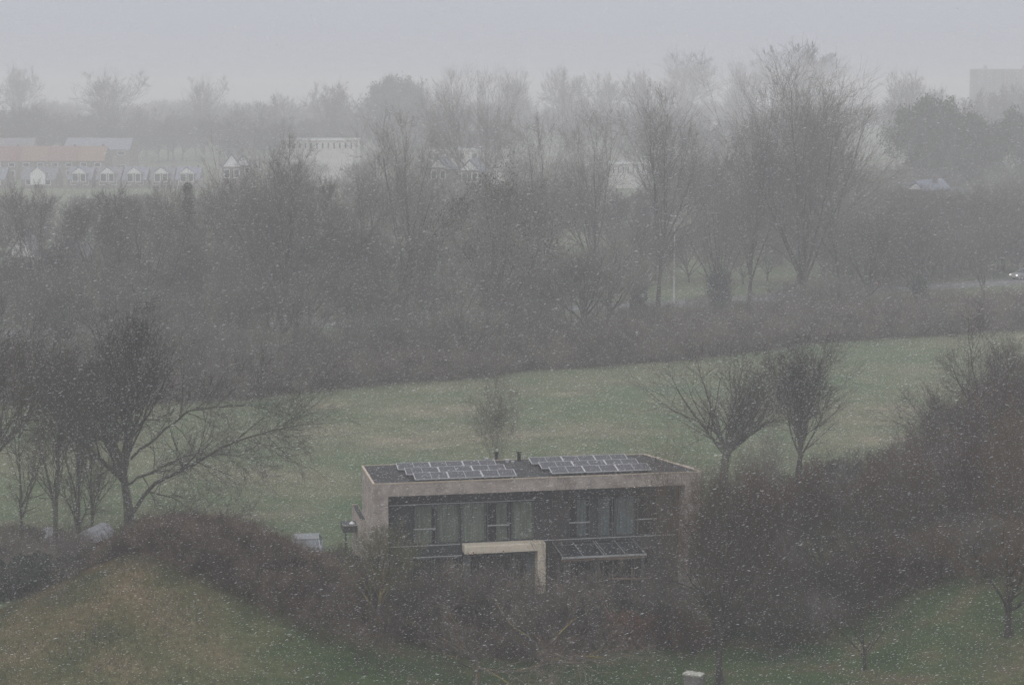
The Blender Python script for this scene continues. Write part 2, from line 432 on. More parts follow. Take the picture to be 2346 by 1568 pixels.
def ground_material():
    m = bpy.data.materials.new('ground_turf'); m.use_nodes = True
    t = m.node_tree; N = t.nodes; L = t.links; p = N['Principled BSDF']; p.inputs['Roughness'].default_value = .95; p.inputs['Specular IOR Level'].default_value = .1
    geo = N.new('ShaderNodeNewGeometry')
    at = N.new('ShaderNodeAttribute'); at.attribute_name = 'zone'
    s = N.new('ShaderNodeSeparateColor'); L.new(at.outputs['Color'], s.inputs[0])
    def noise(sc, det, stretch=(1, 1, 1)):
        mp = N.new('ShaderNodeMapping'); mp.inputs['Scale'].default_value = stretch; L.new(geo.outputs['Position'], mp.inputs[0])
        n = N.new('ShaderNodeTexNoise'); n.inputs['Scale'].default_value = sc; n.inputs['Detail'].default_value = det; L.new(mp.outputs[0], n.inputs['Vector']); return n.outputs['Fac']
    def ramp(f, stops):
        r = N.new('ShaderNodeValToRGB'); L.new(f, r.inputs[0]); e = r.color_ramp.elements
        while len(e) < len(stops): e.new(.5)
        for q, (pos, c) in zip(e, stops): q.position = pos; q.color = (*c, 1)
        return r.outputs[0]
    def mix(f, a, b):
        x = N.new('ShaderNodeMix'); x.data_type = 'RGBA'
        if isinstance(f, float): x.inputs['Factor'].default_value = f
        else: L.new(f, x.inputs['Factor'])
        L.new(a, x.inputs['A']); L.new(b, x.inputs['B']); return x.outputs['Result']
    big = noise(.045, 5, (1, 1.6, 1)); mid = noise(.35, 6, (1, 1.3, 1)); fine = noise(3.5, 8)
    fieldA = ramp(big, [(.34, (.058, .112, .050)), (.48, (.095, .128, .062)), (.62, (.150, .152, .090))])
    fieldB = ramp(mid, [(.34, (.054, .088, .042)), (.60, (.158, .154, .102))])
    field = mix(.45, fieldA, fieldB)
    gold = ramp(mid, [(.34, (.060, .066, .032)), (.5, (.115, .098, .048)), (.66, (.165, .120, .070))])
    lawn = ramp(mid, [(.35, (.028, .052, .019)), (.52, (.046, .070, .026)), (.66, (.085, .075, .042))])
    brown = ramp(mid, [(.35, (.060, .046, .038)), (.65, (.105, .085, .068))])
    straw = ramp(mid, [(.35, (.125, .120, .075)), (.65, (.215, .195, .135))])
    field = mix(at.outputs['Alpha'], field, straw)
    c = mix(s.outputs[1], field, lawn); c = mix(s.outputs[0], c, gold); c = mix(s.outputs[2], c, brown)
    h = N.new('ShaderNodeHueSaturation'); mr1 = N.new('ShaderNodeMapRange'); mr1.inputs['From Min'].default_value = .25; mr1.inputs['From Max'].default_value = .75
    mr1.inputs['To Min'].default_value = .62; mr1.inputs['To Max'].default_value = 1.4
    L.new(fine, mr1.inputs['Value']); L.new(mr1.outputs[0], h.inputs['Value']); L.new(c, h.inputs['Color'])
    L.new(h.outputs[0], p.inputs['Base Color'])
    b = N.new('ShaderNodeBump'); b.inputs['Strength'].default_value = .7; b.inputs['Distance'].default_value = .12; L.new(fine, b.inputs['Height']); L.new(b.outputs[0], p.inputs['Normal'])
    return m
gme.materials.append(ground_material())
tag(link('ground', gme), kind='structure')

def strip(name, pts, w, m, dz=.012):
    pts = [np.array(p[:2], float) for p in pts]
    V = []
    fine = []
    for a, b in zip(pts[:-1], pts[1:]):
        k = max(2, int(np.linalg.norm(b - a) / 3)); fine += [a + (b - a) * i / k for i in range(k)]
    fine.append(pts[-1])
    for i, p in enumerate(fine):
        d = fine[min(i + 1, len(fine) - 1)] - fine[max(i - 1, 0)]; d = d / np.linalg.norm(d); n = np.array([-d[1], d[0]])
        for s_ in (-1, -.33, .33, 1):
            q = p + n * s_ * w / 2; V.append((q[0], q[1], float(terrain(q[0], q[1])) + dz))
    Q = [(4 * i + j, 4 * i + j + 4, 4 * i + j + 5, 4 * i + j + 1) for i in range(len(fine) - 1) for j in range(3)]
    return link(name, quad_mesh(name, V, Q, m))
ROAD = [at_z(px, py) for px, py in ((2800, 615), (2346, 642), (2200, 650), (2000, 662), (1780, 682), (1600, 692), (1350, 708), (1000, 725), (400, 748), (-300, 775))]
tag(strip('road', ROAD, 6.5, M['asphalt'], .03), kind='structure')
tag(strip('road_marking', ROAD, .15, M['paint'], .036), kind='structure')
tag(strip('track', [at_z(-200, 1300), at_z(0, 1290), at_z(400, 1290), at_z(700, 1285), at_z(860, 1283)], 3.5, M['gravel'], .05), kind='structure')

# ---------------------------------------------------------------- the modern brick house
ZT = 6.4
FL = at_z(855, 1110, ZT); FR = at_z(1606, 1081, ZT); BL = at_z(829, 1068, ZT); BR = at_z(1476, 1041, ZT)
U = (FR - FL)[:2]; WID = float(np.linalg.norm(U)); U = U / WID; Vv = np.array([-U[1], U[0]])
ANG = math.atan2(U[1], U[0])
def loc(p): d = np.array(p[:2]) - FL[:2]; return float(d @ U), float(d @ Vv)
bl = loc(BL); br = loc(BR)
house = empty('modern_house', (FL[0], FL[1], 0), ANG)
tag(house, 'two storey buff brick house with solar panels on its flat roof', 'house')
def fac(px, py, v):
    """pixel -> (u, z) on the upright plane v behind the house front"""
    d = ray(px, py); dn = float(np.array([d[0], d[1]]) @ Vv)
    t = (float(FL[:2] @ Vv) + v) / dn
    p = d * t; return float((p[:2] - FL[:2]) @ U), float(HC + p[2])
RC = 1.1                                     # depth of the recess
PL = fac(890, 1200, 0)[0]; PR = fac(1568, 1200, 0)[0]; ZS = fac(1200, 1125, 0)[1]
mb = MB()
mb.box(0, PL, 0, RC, -.3, ZT); mb.box(PR, WID, 0, RC, -.3, ZT); mb.box(PL, PR, 0, RC, ZS, ZT)
mb.prism([(0, RC + .35), (WID - .02, RC + .35), (br[0], br[1]), (bl[0], bl[1])], -.3, ZT)
mb.box(0, .3, RC, RC + .36, -.3, ZT); mb.box(WID - .4, WID - .03, RC, RC + .36, -.3, ZT)
mb.build('brick_wall', M['brick'], house)
# roof sheet and coping
def inset(q, k):
    c = np.mean(q, axis=0); return [tuple(np.array(p) + (c - p) / np.linalg.norm(c - p) * k) for p in np.array(q)]
foot = [(0, 0), (WID, 0), (br[0], br[1]), (bl[0], bl[1])]
mb = MB(); mb.prism(inset(foot, .10), ZT + .003, ZT + .03); roof = mb.build('roof', M['bitumen'], house)
mb = MB()
o_ = [(-.03, -.03), (WID + .03, -.03), (br[0] + .03, br[1] + .03), (bl[0] - .03, bl[1] + .03)]; i_ = inset(foot, .09)
for a in range(4):
    b = (a + 1) % 4
    mb.prism([o_[a], o_[b], i_[b], i_[a]], ZT + .004, ZT + .065)
mb.build('coping', M['coping'], roof)
for px, py, h_, r_ in ((1137, 1054, .42, .09), (1189, 1056, .48, .10), (1115, 1056, .15, .07), (1203, 1053, .2, .05), (1162, 1060, .16, .09), (1175, 1062, .12, .06)):
    p = loc(at_z(px, py, ZT)); mb = MB(); mb.tube((p[0], p[1], ZT + .02), (p[0], p[1], ZT + h_), r_, n=10); mb.tube((p[0], p[1], ZT + h_), (p[0], p[1], ZT + h_ + .05), r_ * 1.5, n=10)
    mb.build('vent_pipe', M['dark'] if h_ > .3 else M['alu'], roof)
# solar panels: three rows of three landscape modules in each field
TILT = R(9)
def panel(u, v, L_=1.72, W_=1.0):
    c, s_ = math.cos(TILT), math.sin(TILT); z0 = ZT + .16
    def P(a, b, n=0): return (u + a, v + b * c - n * s_, z0 + b * s_ + n * c)
    def slab(name, a0, a1, b0, b1, n0, n1, m, par):
        mb = MB(); mb.poly([P(a0, b0, n0), P(a1, b0, n0), P(a1, b1, n0), P(a0, b1, n0), P(a0, b0, n1), P(a1, b0, n1), P(a1, b1, n1), P(a0, b1, n1)],
                           [(0, 3, 2, 1), (4, 5, 6, 7), (0, 1, 5, 4), (1, 2, 6, 5), (2, 3, 7, 6), (3, 0, 4, 7)])
        return mb.build(name, m, par)
    pn = slab('solar_panel', .02, L_ - .02, .02, W_ - .02, 0, .035, M['panel'], house)
    mb = MB()
    def sl(a0, a1, b0, b1, n0, n1):
        mb.poly([P(a0, b0, n0), P(a1, b0, n0), P(a1, b1, n0), P(a0, b1, n0), P(a0, b0, n1), P(a1, b0, n1), P(a1, b1, n1), P(a0, b1, n1)],
                [(0, 3, 2, 1), (4, 5, 6, 7), (0, 1, 5, 4), (1, 2, 6, 5), (2, 3, 7, 6), (3, 0, 4, 7)])
    sl(0, .035, 0, W_, -.01, .042); sl(L_ - .035, L_, 0, W_, -.01, .042); sl(.035, L_ - .035, 0, .022, -.01, .042); sl(.035, L_ - .035, W_ - .025, W_, -.01, .042); sl(L_ / 2 - .012, L_ / 2 + .012, .022, W_ - .025, .003, .041)
    mb.build('panel_frame', M['alu'], pn)
    for a in (.1, L_ - .2):
        mb = MB(); mb.box(u + a, u + a + .1, v + .02, v + .1, ZT + .03, ZT + .155); mb.box(u + a + .03, u + a + .07, v + .1, v + W_ - .15, ZT + .06, ZT + .09); mb.box(u + a, u + a + .1, v + W_ - .15, v + W_ - .07, ZT + .03, ZT + .29)
        mb.build('bracket', M['frame'], pn)
for (ax, ay), (bx, by) in (((952, 1100), (1182, 1089)), ((1265, 1085), (1491, 1076))):
    a = loc(at_z(ax, ay, ZT + .16)); b = loc(at_z(bx, by, ZT + .16)); span = b[0] - a[0]; L_ = span / 3
    vrow = (a[1] + b[1]) / 2
    back = [loc(at_z(x_, y_, ZT + .16)) for x_, y_ in (((929, 1086), (908, 1072)) if ax < 1000 else ((1240, 1074), (1219, 1058)))]
    for r_i in range(3):
        # rows step back and to the left
        u0 = a[0] - .27 * r_i
        v0 = vrow + r_i * 1.40
        for k in range(3): panel(u0 + k * (L_ + .012), v0, L_)
print('house', WID, 'depth', bl, br, 'front', FL, 'vrow', vrow, 'L', L_)

# front behind the recess
mb = MB(); mb.box(.3, WID - .4, RC + .3, RC + .345, 0, ZS + .05); mb.build('back_lining', M['dark'], house)
def cladding(px0, px1, z0, z1, dv=0.0):
    u0, u1 = fac(px0, 1200, RC)[0], fac(px1, 1200, RC)[0]
    mb = MB(); mb.box(u0, u1, RC + .05 - dv, RC + .12, z0, z1); return mb.build('cladding_panel', M['cladding'], house)
ZH = fac(1100, 1150, RC)[1]; ZSILL = fac(1100, 1243, RC)[1]; ZB = fac(1000, 1275, RC)[1]
cladding(890, 1568, ZH + .04, ZS + .02)                       # head band
cladding(890, 1568, ZB, ZSILL - .03, .01)                         # band between the storeys
for a, b in ((890, 946), (1226, 1302), (1353, 1368), (1508, 1568)):
    cladding(a, b, ZSILL, ZH, -.01)
mb = MB()
for a, b, zz in ((892, 1225, ZH), (892, 1054, ZSILL - .03), (1062, 1226, ZSILL - .03), (1240, 1550, ZSILL - .03), (925, 1058, ZB)):
    mb.box(fac(a, 1200, RC)[0], fac(b, 1200, RC)[0], RC - .02, RC + .045, zz, zz + .035)
mb.build('sill_strip', M['alu'], house)
def window(px0, px1, z0, z1, rail=None, curtain=None, cx=(0, 1), cm='curtain'):
    u0, u1 = fac(px0, 1200, RC)[0], fac(px1, 1200, RC)[0]; fw = .06
    mb = MB()
    mb.box(u0, u0 + fw, RC + .02, RC + .1, z0, z1); mb.box(u1 - fw, u1, RC + .02, RC + .1, z0, z1)
    mb.box(u0 + fw, u1 - fw, RC + .02, RC + .1, z0, z0 + fw); mb.box(u0 + fw, u1 - fw, RC + .02, RC + .1, z1 - fw, z1)
    w = mb.build('window', M['frame'], house)
    mb = MB(); mb.box(u0 + fw, u1 - fw, RC + .05, RC + .065, z0 + fw, z1 - fw); mb.build('pane', M['glass'], w)
    if rail is not None:
        mb = MB(); mb.box(u0 + .03, u1 - .03, RC - .035, RC + .018, rail, rail + .055); mb.build('rail', M['alu'], w)
    if curtain:
        ca, cb = u0 + fw + (u1 - u0 - 2 * fw) * cx[0], u0 + fw + (u1 - u0 - 2 * fw) * cx[1]
        n = 40; V = []; 
        for i in range(n + 1):
            x_ = ca + (cb - ca) * i / n; y_ = RC + .17 + .035 * math.sin(i * 1.9) + .015 * math.sin(i * .7)
            V += [(x_, y_, z0 + .08), (x_, y_, z1 - .05)]
        link('curtain', quad_mesh('curtain', V, [(2 * i, 2 * i + 2, 2 * i + 3, 2 * i + 1) for i in range(n)], M[cm]), None, w)
zr = fac(1120, 1204, RC)[1]
window(948, 999, ZSILL, ZH, zr - .04, True, (0, .85)); window(1001, 1053, ZSILL, ZH, None, True); window(1056, 1113, ZSILL, ZH, None, True)
window(1116, 1168, ZSILL, ZH, zr, True, (.42, .95)); window(1172, 1224, ZSILL, ZH, None, True)
zr2 = fac(1325, 1197, RC)[1]; zr3 = fac(1480, 1189, RC)[1]
window(1303, 1352, ZSILL, ZH, zr2, True, (.4, .9), 'curtain2'); window(1370, 1405, ZSILL, ZH, None, True, (0, .85), 'curtain2'); window(1408, 1456, ZSILL, ZH, None, True, (0, 1), 'curtain2')
window(1460, 1506, ZSILL, ZH, zr3, False)
for a, b, cur in ((895, 940, None), (944, 990, None), (994, 1052, None), (1062, 1116, (0, .3)), (1120, 1172, None), (1176, 1228, (.6, 1)), (1256, 1300, None), (1304, 1350, None), (1354, 1400, (.1, .5)), (1404, 1450, None), (1454, 1500, None)):
    window(a, b, .05, ZB - .03, None, cur is not None, cur or (0, 1), 'curtain2')
cladding(1502, 1568, 0, ZB - .005, -.01)
# tan porch frame: beam and one post
ub0, zb0 = fac(1064, 1251, .3); ub1, _ = fac(1250, 1246, .3)
mb = MB(); mb.box(ub0, ub1, .25, RC - .01, zb0 - .42, zb0); pf = mb.build('porch_frame', M['tan'], house, .03)
mb = MB(); mb.box(fac(1232, 1300, .25)[0], ub1 - .003, .252, RC - .02, 0, zb0 - .424); mb.build('post', M['tan'], pf)
mb = MB()
for q in (1084, 1153):
    uu = fac(q, 1260, .3)[0]; mb.box(uu - .03, uu + .03, .225, .248, zb0 - .36, zb0 - .30)
mb.build('wall_light', M['frame'], pf)
uu = fac(1082, 1268, .5)[0]; bm = MB(); bm.box(uu - .03, uu + .03, .45, .51, zb0 - .47, zb0 - .425); tag(bm.build('porch_lamp', M['taillight'], pf))
uu, zz = fac(1453, 1120, .35); bm = MB(); bm.tube((uu, .35, ZS - .002), (uu, .35, ZS - .07), .055, n=12); bm.build('soffit_lamp', M['lamp'], house)
# glazed lean-to roof over the right terrace
u0, zf = fac(1288, 1276, -1.5); u1 = fac(1478, 1272, -1.5)[0]; zb = ZB - .02
vr = empty('veranda', (0, 0, 0)); vr.parent = house
mb = MB(); mb.box(u0, u1, -1.56, -1.42, zf - .22, zf - .02); mb.build('beam', M['rust'], vr)
mb = MB(); mb.box(u0 - .05, u1 + .05, -1.64, -1.57, zf - .06, zf + .03); mb.build('gutter', M['alu'], vr)
sl_u = .35                                   # the upper edge of the lean-to
vb = RC - .04; zb = zf + .16
mb = MB(); mb.poly([(u0, -1.56, zf), (u1, -1.56, zf), (u1, vb, zb), (u0, vb, zb), (u0, -1.56, zf + .012), (u1, -1.56, zf + .012), (u1, vb, zb + .012), (u0, vb, zb + .012)],
                   [(0, 3, 2, 1), (4, 5, 6, 7), (0, 1, 5, 4), (1, 2, 6, 5), (2, 3, 7, 6), (3, 0, 4, 7)]); mb.build('glass_sheet', M['glass_dark'], vr)
for f_ in (0, .25, .5, .53, .76, 1.0):
    x_ = u0 + (u1 - u0) * f_; x_ = min(max(x_, u0 + .03), u1 - .03)
    mb = MB(); mb.poly([(x_ - .022, -1.55, zf + .014), (x_ + .022, -1.55, zf + .014), (x_ + .022, vb - .01, zb + .014), (x_ - .022, vb - .01, zb + .014),
                        (x_ - .022, -1.55, zf + .05), (x_ + .022, -1.55, zf + .05), (x_ + .022, vb - .01, zb + .05), (x_ - .022, vb - .01, zb + .05)],
                       [(0, 3, 2, 1), (4, 5, 6, 7), (0, 1, 5, 4), (1, 2, 6, 5), (2, 3, 7, 6), (3, 0, 4, 7)]); mb.build('rafter', M['steel_dull'], vr)
for x_ in (u0 + .1, u1 - .2):
    mb = MB(); mb.box(x_, x_ + .12, -1.55, -1.43, 0, zf - .222); mb.build('post', M['frame'], vr)
# terrace
mb = MB(); mb.box(.2, WID - .2, -2.2, RC + .02, -.05, .045); mb.build('terrace', M['gravel_dark'], house)
# annex on the left
A0 = loc(at_z(806, 1156, 3.7)); A1 = loc(at_z(826, 1194, 3.7)); 
ft = [(A1[0], A1[1]), (-.02, A1[1]), (-.02, A0[1]), (A0[0], A0[1])]
mb = MB(); mb.prism(ft, -.3, 3.7); ax = mb.build('annex', M['brick'], house)
mb = MB(); mb.prism(inset(ft, .08), 3.703, 3.72); mb.build('annex_roof', M['bitumen'], ax)
mb = MB(); q_ = inset(ft, .06)
for a in range(4): mb.prism([ft[a], ft[(a + 1) % 4], q_[(a + 1) % 4], q_[a]], 3.704, 3.76)
mb.build('annex_coping', M['coping'], ax)
cz = 3.15; C0 = loc(at_z(780, 1192, cz)); C1 = loc(at_z(776, 1196, cz))
mb = MB(); mb.box(C0[0], A1[0] + .1, C1[1] - 1.0, C1[1] + .35, cz - .36, cz); cn = mb.build('canopy', M['cladding'], house)
mb = MB(); mb.box(C0[0] - .02, A1[0] + .08, C1[1] - 1.02, C1[1] - .9, cz + .003, cz + .05); mb.build('canopy_trim', M['concrete'], cn)
mb = MB(); mb.tube((C0[0] + .55, C1[1] - .4, cz + .004), (C0[0] + .55, C1[1] - .4, cz + .12), .16, .05, 12); mb.build('dome_light', M['white'], cn)
mb = MB(); mb.box(C0[0] + .1, C0[0] + .2, C1[1] - .9, C1[1] - .8, 0, cz - .362); mb.build('canopy_post', M['cladding'], cn)

# ---------------------------------------------------------------- cars
def car(name, x, y, rz, paint, label, lights=False, rear=False, L_=4.4, Wd=1.78, Hh=1.48):
    o = empty(name, (x, y, float(terrain(x, y)) + .02), rz); tag(o, label, 'car')
    hw = Wd / 2
    prof = [(-L_ / 2, .45), (-L_ / 2 + .02, .72), (-L_ / 2 + .25, .86), (-L_ / 2 + 1.15, .95), (-L_ / 2 + 1.9, Hh - .06), (-L_ / 2 + 2.3, Hh), (-L_ / 2 + 3.4, Hh - .03), (-L_ / 2 + 4.1, 1.02), (L_ / 2 - .05, .95), (L_ / 2, .5), (L_ / 2 - .1, .28), (-L_ / 2 + .1, .28)]
    # lower body
    lower = [(a, min(b, .97)) for a, b in prof]
    V = []; n = len(prof)
    for side in (-1, 1):
        for a, b in lower: V.append((side * hw * (1.0 if b > .4 else .96), a, b))
    mb = MB(); mb.poly(V, [tuple(range(n))[::-1] if False else tuple(range(n)), tuple(range(2 * n - 1, n - 1, -1))] + [(i, n + i, n + (i + 1) % n, (i + 1) % n) for i in range(n)])
    body = mb.build('body', paint, o, .05)
    # cabin: tapering glasshouse with roof
    g = [(-L_ / 2 + 1.2, .955), (-L_ / 2 + 1.95, Hh - .06), (-L_ / 2 + 3.4, Hh - .06), (-L_ / 2 + 4.15, .955)]
    V = []
    for side in (-1, 1):
        for a, b in g: V.append((side * hw * (.94 if b < 1.1 else .78), a, b))
    mb = MB(); mb.poly(V, [(0, 1, 2, 3), (7, 6, 5, 4), (0, 4, 5, 1), (1, 5, 6, 2), (2, 6, 7, 3), (3, 7, 4, 0)]); mb.build('windscreen', M['screen'], o)
    mb = MB(); mb.box(-hw * .78, hw * .78, -L_ / 2 + 1.95, -L_ / 2 + 3.4, Hh - .058, Hh); mb.build('car_roof', paint, o, .02)
    mb = MB()
    for side in (-1, 1):
        for (a, b) in ((0, 1), (3, 2)):
            pa = (side * hw * .945, g[a][0], g[a][1]); pb = (side * hw * .785, g[b][0], g[b][1]); mb.tube(pa, pb, .045, .04, 6)
    mb.build('pillar', M['car_silver'], o)
    for side in (-1, 1):
        for yy_ in (-L_ / 2 + .85, L_ / 2 - .85):
            mb = MB(); mb.tube((side * (hw - .2), yy_, .31), (side * (hw + .01), yy_, .31), .31, n=18); w = mb.build('wheel', M['tyre'], o)
            mb = MB(); mb.tube((side * (hw + .012), yy_, .31), (side * (hw + .025), yy_, .31), .19, n=12); mb.build('rim', M['alu'], w)
    for side in (-1, 1):
        mb = MB(); mb.box(side * hw * .72 - .14, side * hw * .72 + .14, -L_ / 2 - .02, -L_ / 2 + .10, .62, .76); mb.build('headlight', M['headlight'] if lights else M['white'], o)
        mb = MB(); mb.box(side * hw * .78 - .12, side * hw * .78 + .12, L_ / 2 - .08, L_ / 2 + .02, .72, .88); mb.build('taillight', M['taillight'], o)
        mb = MB(); mb.box(side * (hw + .1) - .09, side * (hw + .1) + .09, -L_ / 2 + 1.35, -L_ / 2 + 1.5, .95, 1.08); mb.build('mirror', paint, o)
    mb = MB(); mb.box(-.26, .26, -L_ / 2 - .025, -L_ / 2 - .005, .42, .53); mb.build('number_plate', M['white'], o)
    return o
p = at_z(701, 1238, 1.45)
car('parked_car', p[0], p[1] + .3, R(4), M['car_grey'], 'dark grey car parked behind the bramble mound, left of the brick house')
p = at_z(2338, 630, .6)
car('moving_car', p[0] + .8, p[1] + .5, R(-62), M['car_silver'], 'silver car with lit headlights on the road at the right edge', lights=True)
p = at_z(1952, 648, .9)
car('moving_car', p[0] + 1.2, p[1], R(-98), M['car_grey'], 'dark car with a red tail light on the road behind the trees')

# ---------------------------------------------------------------- street lamps
def street_lamp(px, py, D, label, rz=0.0, H=10.0):
    q = at_y(px, py, D); H = q[2]
    o = empty('street_lamp', (q[0], D, 0), rz); tag(o, label, 'street lamp', 'street lamps along the road')
    mb = MB(); mb.tube((0, 0, 0), (0, 0, 1.2), .13, .12); mb.tube((0, 0, 1.2), (0, 0, H - .7), .11, .08); mb.build('pole', M['steel'], o)
    mb = MB(); pts = [(0, 0, H - .7), (-.1, 0, H - .3), (-.4, 0, H - .05), (-1.0, 0, H + .1), (-1.5, 0, H + .22)]
    for a, b in zip(pts[:-1], pts[1:]): mb.tube(a, b, .07, .07, 6)
    mb.build('arm', M['steel'], o)
    mb = MB(); mb.poly([(-2.1, -.14, H + .27), (-1.45, -.12, H + .17), (-1.45, .12, H + .17), (-2.1, .14, H + .27), (-2.05, -.08, H + .42), (-1.45, -.08, H + .30), (-1.45, .08, H + .30), (-2.05, .08, H + .42)],
                       [(0, 3, 2, 1), (4, 5, 6, 7), (0, 1, 5, 4), (1, 2, 6, 5), (2, 3, 7, 6), (3, 0, 4, 7)]); mb.build('lamp_head', M['white'], o)
street_lamp(1546, 510, 241, 'pale street lamp with its whole pole showing between two bare trees right of centre')
street_lamp(425, 560, 216, 'street lamp whose curved arm shows above the thicket far left')
street_lamp(1004, 535, 230, 'street lamp arm showing faintly in the thicket left of centre')
street_lamp(2003, 492, 262, 'street lamp arm showing above the scrub to the right of the tallest tree')

# ---------------------------------------------------------------- houses and buildings behind
def gable_house(name, x, y, w, d, he, hr, rz, wall, roofm, label, group=None, gable='front', white_gable=True, win=2, dormer=False, trim='white', cat='house'):
    """ridge runs back from the front (gable='front') or along it (gable='side')"""
    o = empty(name, (x, y, 0), rz); tag(o, label, cat, group)
    mb = MB(); mb.box(-w / 2, w / 2, 0, d, -.2, he)
    if gable == 'front': mb.poly([(-w / 2, .01, he), (w / 2, .01, he), (0, .01, hr - .1), (-w / 2, d - .01, he), (w / 2, d - .01, he), (0, d - .01, hr - .1)], [(0, 1, 2), (5, 4, 3), (1, 4, 5, 2), (3, 0, 2, 5)])
    else: mb.poly([(-w / 2 + .01, 0, he), (-w / 2 + .01, d, he), (-w / 2 + .01, d / 2, hr - .1), (w / 2 - .01, 0, he), (w / 2 - .01, d, he), (w / 2 - .01, d / 2, hr - .1)], [(2, 1, 0), (3, 4, 5), (0, 3, 5, 2), (4, 1, 2, 5)])
    mb.build('wall', M[wall], o)
    mb = MB(); e = .35
    if gable == 'front':
        sl = (hr - he) / (w / 2)
        for s_ in (-1, 1):
            a = (s_ * (w / 2 + e), he - e * sl); b = (0, hr)
            mb.poly([(a[0], -e, a[1]), (b[0], -e, b[1]), (b[0], d + e, b[1]), (a[0], d + e, a[1]), (a[0], -e, a[1] + .18), (b[0], -e, b[1] + .18), (b[0], d + e, b[1] + .18), (a[0], d + e, a[1] + .18)],
                    [(0, 3, 2, 1), (4, 5, 6, 7), (0, 1, 5, 4), (1, 2, 6, 5), (2, 3, 7, 6), (3, 0, 4, 7)])
    else:
        sl = (hr - he) / (d / 2)
        for s_ in (-1, 1):
            a = (d / 2 + s_ * (d / 2 + e), he - e * sl); b = (d / 2, hr)
            mb.poly([(-w / 2 - e * 0, a[0], a[1]), (-w / 2, b[0], b[1]), (w / 2, b[0], b[1]), (w / 2, a[0], a[1]), (-w / 2, a[0], a[1] + .18), (-w / 2, b[0], b[1] + .18), (w / 2, b[0], b[1] + .18), (w / 2, a[0], a[1] + .18)],
                    [(0, 1, 2, 3), (7, 6, 5, 4), (0, 4, 5, 1), (1, 5, 6, 2), (2, 6, 7, 3), (3, 7, 4, 0)])
    rf = mb.build('roof', M[roofm], o)
    mb = MB(); mb.box(w * .3, w * .3 + .6, d * .5 - .3, d * .5 + .3, hr - .4, hr + .7); mb.build('chimney', M['brick_far'], rf)
    def win_at(cx, z0, ww, hh, par, yf=-.02, m='glass_dark'):
        mb = MB(); f = .14
        mb.box(cx - ww / 2, cx - ww / 2 + f, yf - .06, yf + .05, z0, z0 + hh); mb.box(cx + ww / 2 - f, cx + ww / 2, yf - .06, yf + .05, z0, z0 + hh)
        mb.box(cx - ww / 2 + f, cx + ww / 2 - f, yf - .06, yf + .05, z0, z0 + f); mb.box(cx - ww / 2 + f, cx + ww / 2 - f, yf - .06, yf + .05, z0 + hh - f, z0 + hh)
        wn = mb.build('window', M['white'], par); mb = MB(); mb.box(cx - ww / 2 + f, cx + ww / 2 - f, yf - .03, yf + .02, z0 + f, z0 + hh - f); mb.build('pane', M[m], wn)
    if gable == 'front':
        if white_gable:
            mb = MB(); g0 = he + .1; k = (hr - .35 - g0) / (hr - he)
            mb.poly([(-w / 2 * .92, -.05, g0), (w / 2 * .92, -.05, g0), (0, -.05, hr - .3), (-w / 2 * .92, .0, g0), (w / 2 * .92, .0, g0), (0, .0, hr - .3)], [(0, 1, 2), (5, 4, 3), (0, 3, 4, 1), (1, 4, 5, 2), (2, 5, 3, 0)])
            mb.build('gable_board', M[trim], o)
        for i in range(win):
            cx = (i - (win - 1) / 2) * w / max(win, 1)
            win_at(cx, he - 2.4, w / win * .62, 2.0, o); win_at(cx, .7, w / win * .62, 1.8, o)
    else:
        for i in range(win):
            cx = (i + .5 - win / 2) * w / win
            win_at(cx, .8, w / win * .45, 1.6, o)
            if he > 4.6: win_at(cx, he - 1.9, w / win * .45, 1.3, o)
    if dormer:
        dw, zw, zt, zp = 4.0, he - .9, he + 1.7, he + 3.4   # white-gabled bay that breaks the eaves
        db = MB(); db.box(-dw / 2, dw / 2, -.5, d * .45, he - 1.4, zt); db.poly([(-dw / 2, -.5, zt), (dw / 2, -.5, zt), (0, -.5, zp - .12), (-dw / 2, d * .45, zt), (dw / 2, d * .45, zt), (0, d * .45, zp - .12)], [(0, 1, 2), (5, 4, 3), (1, 4, 5, 2), (3, 0, 2, 5)])
        dm = db.build('dormer', M['white'] if dormer == 'white' else M[wall], o)
        mb = MB(); mb.poly([(-dw / 2, -.56, zt - .02), (dw / 2, -.56, zt - .02), (0, -.56, zp - .2), (-dw / 2, -.51, zt - .02), (dw / 2, -.51, zt - .02), (0, -.51, zp - .2)], [(0, 1, 2), (5, 4, 3), (0, 3, 4, 1), (1, 4, 5, 2), (2, 5, 3, 0)]); mb.build('gable_board', M['white'], dm)
        mb = MB()
        for s_ in (-1, 1):
            a = (s_ * (dw / 2 + .3), zt - .25)
            mb.poly([(a[0], -.75, a[1]), (0, -.75, zp), (0, d * .45, zp), (a[0], d * .45, a[1]), (a[0], -.75, a[1] + .14), (0, -.75, zp + .14), (0, d * .45, zp + .14), (a[0], d * .45, a[1] + .14)],
                    [(0, 3, 2, 1), (4, 5, 6, 7), (0, 1, 5, 4), (1, 2, 6, 5), (2, 3, 7, 6), (3, 0, 4, 7)])
        mb.build('dormer_roof', M[roofm], dm)
        if dormer == 'white':
            pass
        else:
            win_at(-1.05, zt - 2.35, 1.7, 2.25, dm, -.53); win_at(1.05, zt - 2.35, 1.5, 2.25, dm, -.53)
    return o
